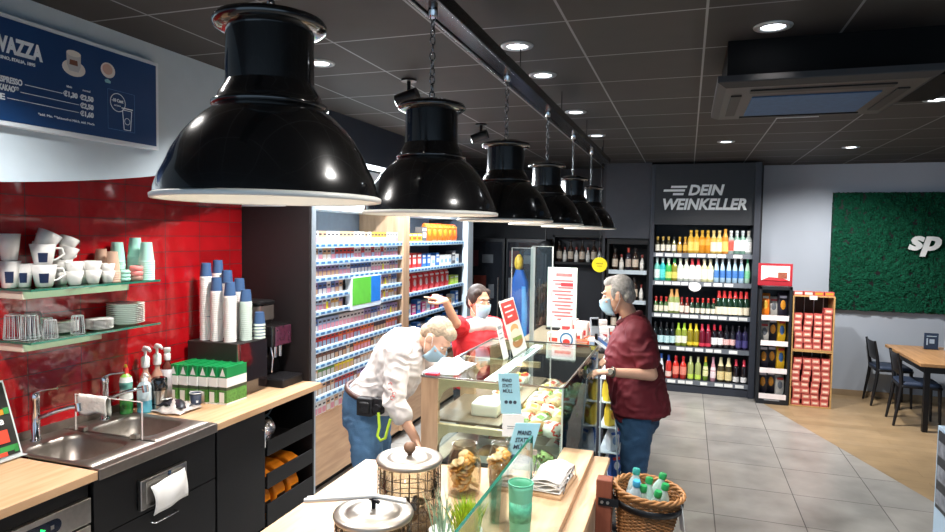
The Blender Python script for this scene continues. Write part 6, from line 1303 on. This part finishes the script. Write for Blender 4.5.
for k, (u, dx, dz) in enumerate(((.72, .005, 0), (.86, .02, 0), (.6, .0, 0), (.78, .03, .0))):
    c_ = lerp(L['shR'], L['elR'], u) + V((dx, -.069, 0)); em.tube([c_ + V((.012*cos(q), -.001, .014*sin(q))) for q in [0, 1.2, 2.6, 4.0, 5.2]], .0025, 5)
em.build('embroidery', RD, sh_)
trousers(t, L, DENIM, .182, .138, f1, .3); shoes(t, L, f1, SHO)
lat = V((-.2, .97, 0)); fd = V((.97, .2, 0)); p0 = L['pel'] + fd*.02 + V((0, 0, .085)); lat = V((-.2, .97, 0)); fd = V((.97, .2, 0)); sp = V((.45, .1, 1)).normalized()
bl = MB().tube([p0 + lat*(.192*cos(a)) + (fd - V((0, 0, .3)))*(.142*sin(a)) for a in [2*pi*k/30 for k in range(30)]], .016, 8, closed=True); belt = bl.build('belt', M('belt_brown', '4a2f2a', .5), t)
q = p0 - lat*.205 + fd*.04 - V((0, 0, .01))
MB().box(-.055, .045, -.04, .02, -.075, .03, mat=Matrix.Translation(q)).box(.045, .1, -.03, .02, -.06, .035, mat=Matrix.Translation(q)).box(-.03, .03, -.055, -.04, -.05, .01, mat=Matrix.Translation(q)).cyl(q + V((.075, -.05, -.02)), q + V((.075, -.02, -.02)), .022).build('belt_pouch', M('pouch_black', '1a191c', .5, var=.15, bump=.4), t, .008)
q2 = q + V((.09, -.045, -.06))
MB().tube([q2 + V((0, 0, .02)), q2 + V((.012, -.01, -.06)), q2 + V((.0, -.012, -.11)), q2 + V((.02, -.012, -.135)), q2 + V((.05, -.01, -.12)), q2 + V((.062, -.005, -.06)), q2 + V((.075, 0, -.01))], .0085, 7).build('lanyard', M('lanyard_lime', 'b4d63a', .5), t)
pp = rough_sheet(10, 10, lambda u, v: (-1.33 + .2*u, 3.14 + .34*v, 1.2545 + .055*abs(sin(u*3.14)*sin(v*3.14))*(1 + .3*sin(u*13 + v*9)) + .006*abs(sin(v*15 + u*5))), M('paper_wrap', 'dfe4ee', .6, var=.06), 'paper_wrap'); tag(pp, 'crumpled white wrapping paper on the glass top of the food case before the bending man', 'paper')
tag(MB().box(-.035, .035, -.025, .025, 0, .012).build('red_card', M('red_card', 'd2394f', .4), None, .002, (-1.26, 3.125, 1.2535)), 'small red card at the near left corner of the glass food case', 'card')

# ---- woman pointing at the rack
HD = M('hair_dark_brown', '3a2a24', .6, var=.25, scale=60, bump=.4, bscale=120); f2 = (.75, -.66, 0)
J = dict(pel=(-1.545, 4.73, .88), nk=(-1.525, 4.70, 1.345), head=(-1.515, 4.685, 1.485), shR=(-1.615, 4.585, 1.275), shL=(-1.405, 4.80, 1.275), elR=(-1.585, 4.345, 1.36), wrR=(-1.60, 4.19, 1.53), elL=(-1.30, 4.66, 1.08), wrL=(-1.235, 4.46, 1.225),
         hipR=(-1.60, 4.66, .84), hipL=(-1.49, 4.80, .84), knR=(-1.59, 4.66, .47), knL=(-1.47, 4.79, .47), anR=(-1.6, 4.68, .09), anL=(-1.48, 4.81, .09))
t, L, B, base = person('dark-haired woman in a red and white polo shirt pointing at the kiosk rack', J, f2, (.82, -.57, -.1), (0, 0, 1), 1.0, SKIN, (.165, .115),
    dict(handR=((-.75, -.3, .3), (-.1, .3, -.9), (.05, 1.3, 1.4, 1.5), 1.05), handL=((.1, -.95, .12), (0, 0, -1), (.3, .3, .35, .4), .95, -1), hair_mat=HD))
T = lambda x, y, z: L['head'] + B @ V((x, y, z))
m = MB().ell(T(0, -.018, .045), (.081, .093, .09), rot=B).ell(T(0, -.055, -.01), (.076, .055, .07), rot=B).ell(T(0, -.115, .0), (.035, .035, .04), rot=B)
for q in (-1, 1): m.ell(T(q*.068, .0, .03), (.018, .045, .05), rot=B).ell(T(q*.04, .035, .075), (.035, .03, .03), rot=B)
remeshed(m, 'hair', HD, t, .006, 2)
RED = M('red_polo', 'cb1f28', .75, var=.06, bump=.3, bscale=16)
m = MB(); torso(m, lerp(L['pel'], L['nk'], -.06), L['nk'] - V((0, 0, .012)), L['shL'], L['shR'], L['hipL'], L['hipR'], .15, .205, .03, f2)
limb(m, [L['shR'], lerp(L['shR'], L['elR'], .62)], [.072, .07]); limb(m, [L['shL'], lerp(L['shL'], L['elL'], .6)], [.072, .07]); remeshed(m, 'polo_shirt', RED, t, .009, 3, wrinkle=.006, seed=4)
WH = M('white_yoke', 'd9d2d0', .75, var=.03, bump=.3, bscale=16); fdw = V(f2).normalized(); m = MB()
for s in ('shL', 'shR'):
    m.cap(lerp(L['nk'], L[s], .15) - V((0, 0, .025)) + fdw*.065, .06, lerp(L['nk'], L[s], .8) - V((0, 0, .0)) + fdw*.03, .066)
    m.cap(L['nk'] + fdw*.03 + (L[s] - L['nk']).normalized()*.05 + V((0, 0, .02)), .026, L['nk'] + fdw*.095 + V((0, 0, -.045)) + (L[s] - L['nk']).normalized()*.025, .02)
remeshed(m, 'yoke', WH, t, .008, 3, label='white yoke and collar')
trousers(t, L, M('dark_trousers', '24252c', .8), .155, .115, f2); shoes(t, L, f2, SHO)
MB().box(-.03, .03, -.002, .002, -.012, .012, mat=Matrix.Translation(L['nk'] + fdw*.162 + V((.05, .05, -.14))) @ basis(-fdw, (0, 0, 1)).to_4x4()).build('chest_badge', WH, t)

# ---- customer at the far side of the case
HW_ = M('hair_white', '96938f', .7, var=.3, scale=60, bump=.5, bscale=120); f3 = (-1, .06, 0)
J = dict(pel=(-.275, 4.235, .90), nk=(-.325, 4.245, 1.475), head=(-.415, 4.225, 1.62), shL=(-.275, 4.085, 1.405), shR=(-.295, 4.405, 1.40), elL=(-.185, 4.045, 1.155), wrL=(-.425, 3.925, 1.175), elR=(-.255, 4.49, 1.14), wrR=(-.43, 4.30, 1.19),
         hipL=(-.27, 4.14, .86), hipR=(-.27, 4.33, .86), knL=(-.285, 4.145, .47), knR=(-.285, 4.335, .47), anL=(-.26, 4.15, .09), anR=(-.26, 4.34, .09))
t, L, B, base = person('grey-haired man in a maroon polo shirt and dark jeans standing before the food case', J, f3, (-.96, .06, -.2), (-.18, 0, 1), 1.03, SKIN2, (.185, .135),
    dict(handL=((-1, -.25, .0), (0, .1, -1), (.45, .5, .55, .6), .98, -1), handR=((-.75, -.6, -.05), (0, 0, -1), (.5, .5, .5, .5), .98, 1), hair_mat=M('brow_white', 'a8a29c', .8), belly=.025))
T = lambda x, y, z: L['head'] + B @ V((x, y, z))*1.03
m = MB().ell(T(0, -.022, .042), (.08, .091, .092), rot=B).ell(T(0, .02, .088), (.062, .06, .04), rot=B).ell(T(0, -.062, -.008), (.07, .048, .058), rot=B)
for q in (-1, 1): m.ell(T(q*.07, .012, .02), (.014, .022, .04), rot=B)
remeshed(m, 'hair', HW_, t, .006, 2)
MAR = M('maroon_polo', '62101e', .75, var=.1, scale=8, bump=.4, bscale=14); m = MB()
torso(m, lerp(L['pel'], L['nk'], -.0), L['nk'] - V((-.005, 0, .01)), L['shL'], L['shR'], L['hipL'], L['hipR'], .15, .2, .012, f3)
fd = V(f3).normalized(); lat = V((-fd.y, fd.x, 0)); rg = lambda z, w_, d_, o: [tuple(V((L['pel'].x, L['pel'].y, z)) + fd*o + lat*(w_*cos(a)) + fd*(d_*sin(a))) for a in [2*pi*k/26 for k in range(26)]]
m.loft([rg(1.18, .19, .15, .01), rg(1.02, .205, .172, -.006), rg(.88, .212, .185, -.02)])
for s in 'LR': limb(m, [L['sh' + s], lerp(L['sh' + s], L['el' + s], .6)], [.078, .082])
cl_ = MB()
for q_ in (-1, 1): cl_.cap(L['nk'] + V((.045, q_*.03, .03)), .022, L['nk'] + V((.0, q_*.066, .012)), .022).cap(L['nk'] + V((.0, q_*.066, .012)), .022, L['nk'] + V((-.085, q_*.04, -.035)), .016)
remeshed(cl_, 'collar', M('maroon_collar', '4f0c18', .75), t, .006, 2)
po = remeshed(m, 'polo_shirt', MAR, t, .008, 3, wrinkle=.008, seed=9)
MB().tube([L['nk'] + V((-.075, 0, -.03)), L['nk'] + V((-.12, 0, -.1)), L['nk'] + V((-.135, 0, -.17))], .006, 6).build('button_placket', M('maroon_dark', '5a0f1c', .7), po)
MB().ell(L['nk'] + V((-.115, -.085, -.13)), (.006, .009, .012), n=8, m=6).build('chest_emblem', PAPERW, po)
trousers(t, L, DENIMD, .17, .13, f3); shoes(t, L, f3, SHO)
wd = (L['wrL'] - L['elL']).normalized(); wc = lerp(L['elL'], L['wrL'], .93); a_ = wd.orthogonal().normalized(); b_ = wd.cross(a_)
wt = MB().tube([wc + (a_*cos(q) + b_*sin(q))*.031 for q in [2*pi*k/20 for k in range(20)]], .0065, 6, closed=True).build('watch_strap', M('watch_steel', '6b675f', .3, .8), t)
nn = V((-.3, -.9, .3)).normalized(); MB().cyl(wc + nn*.027, wc + nn*.04, .019, n=16).build('watch_case', M('watch_face', 'a6a294', .25, .7), wt)
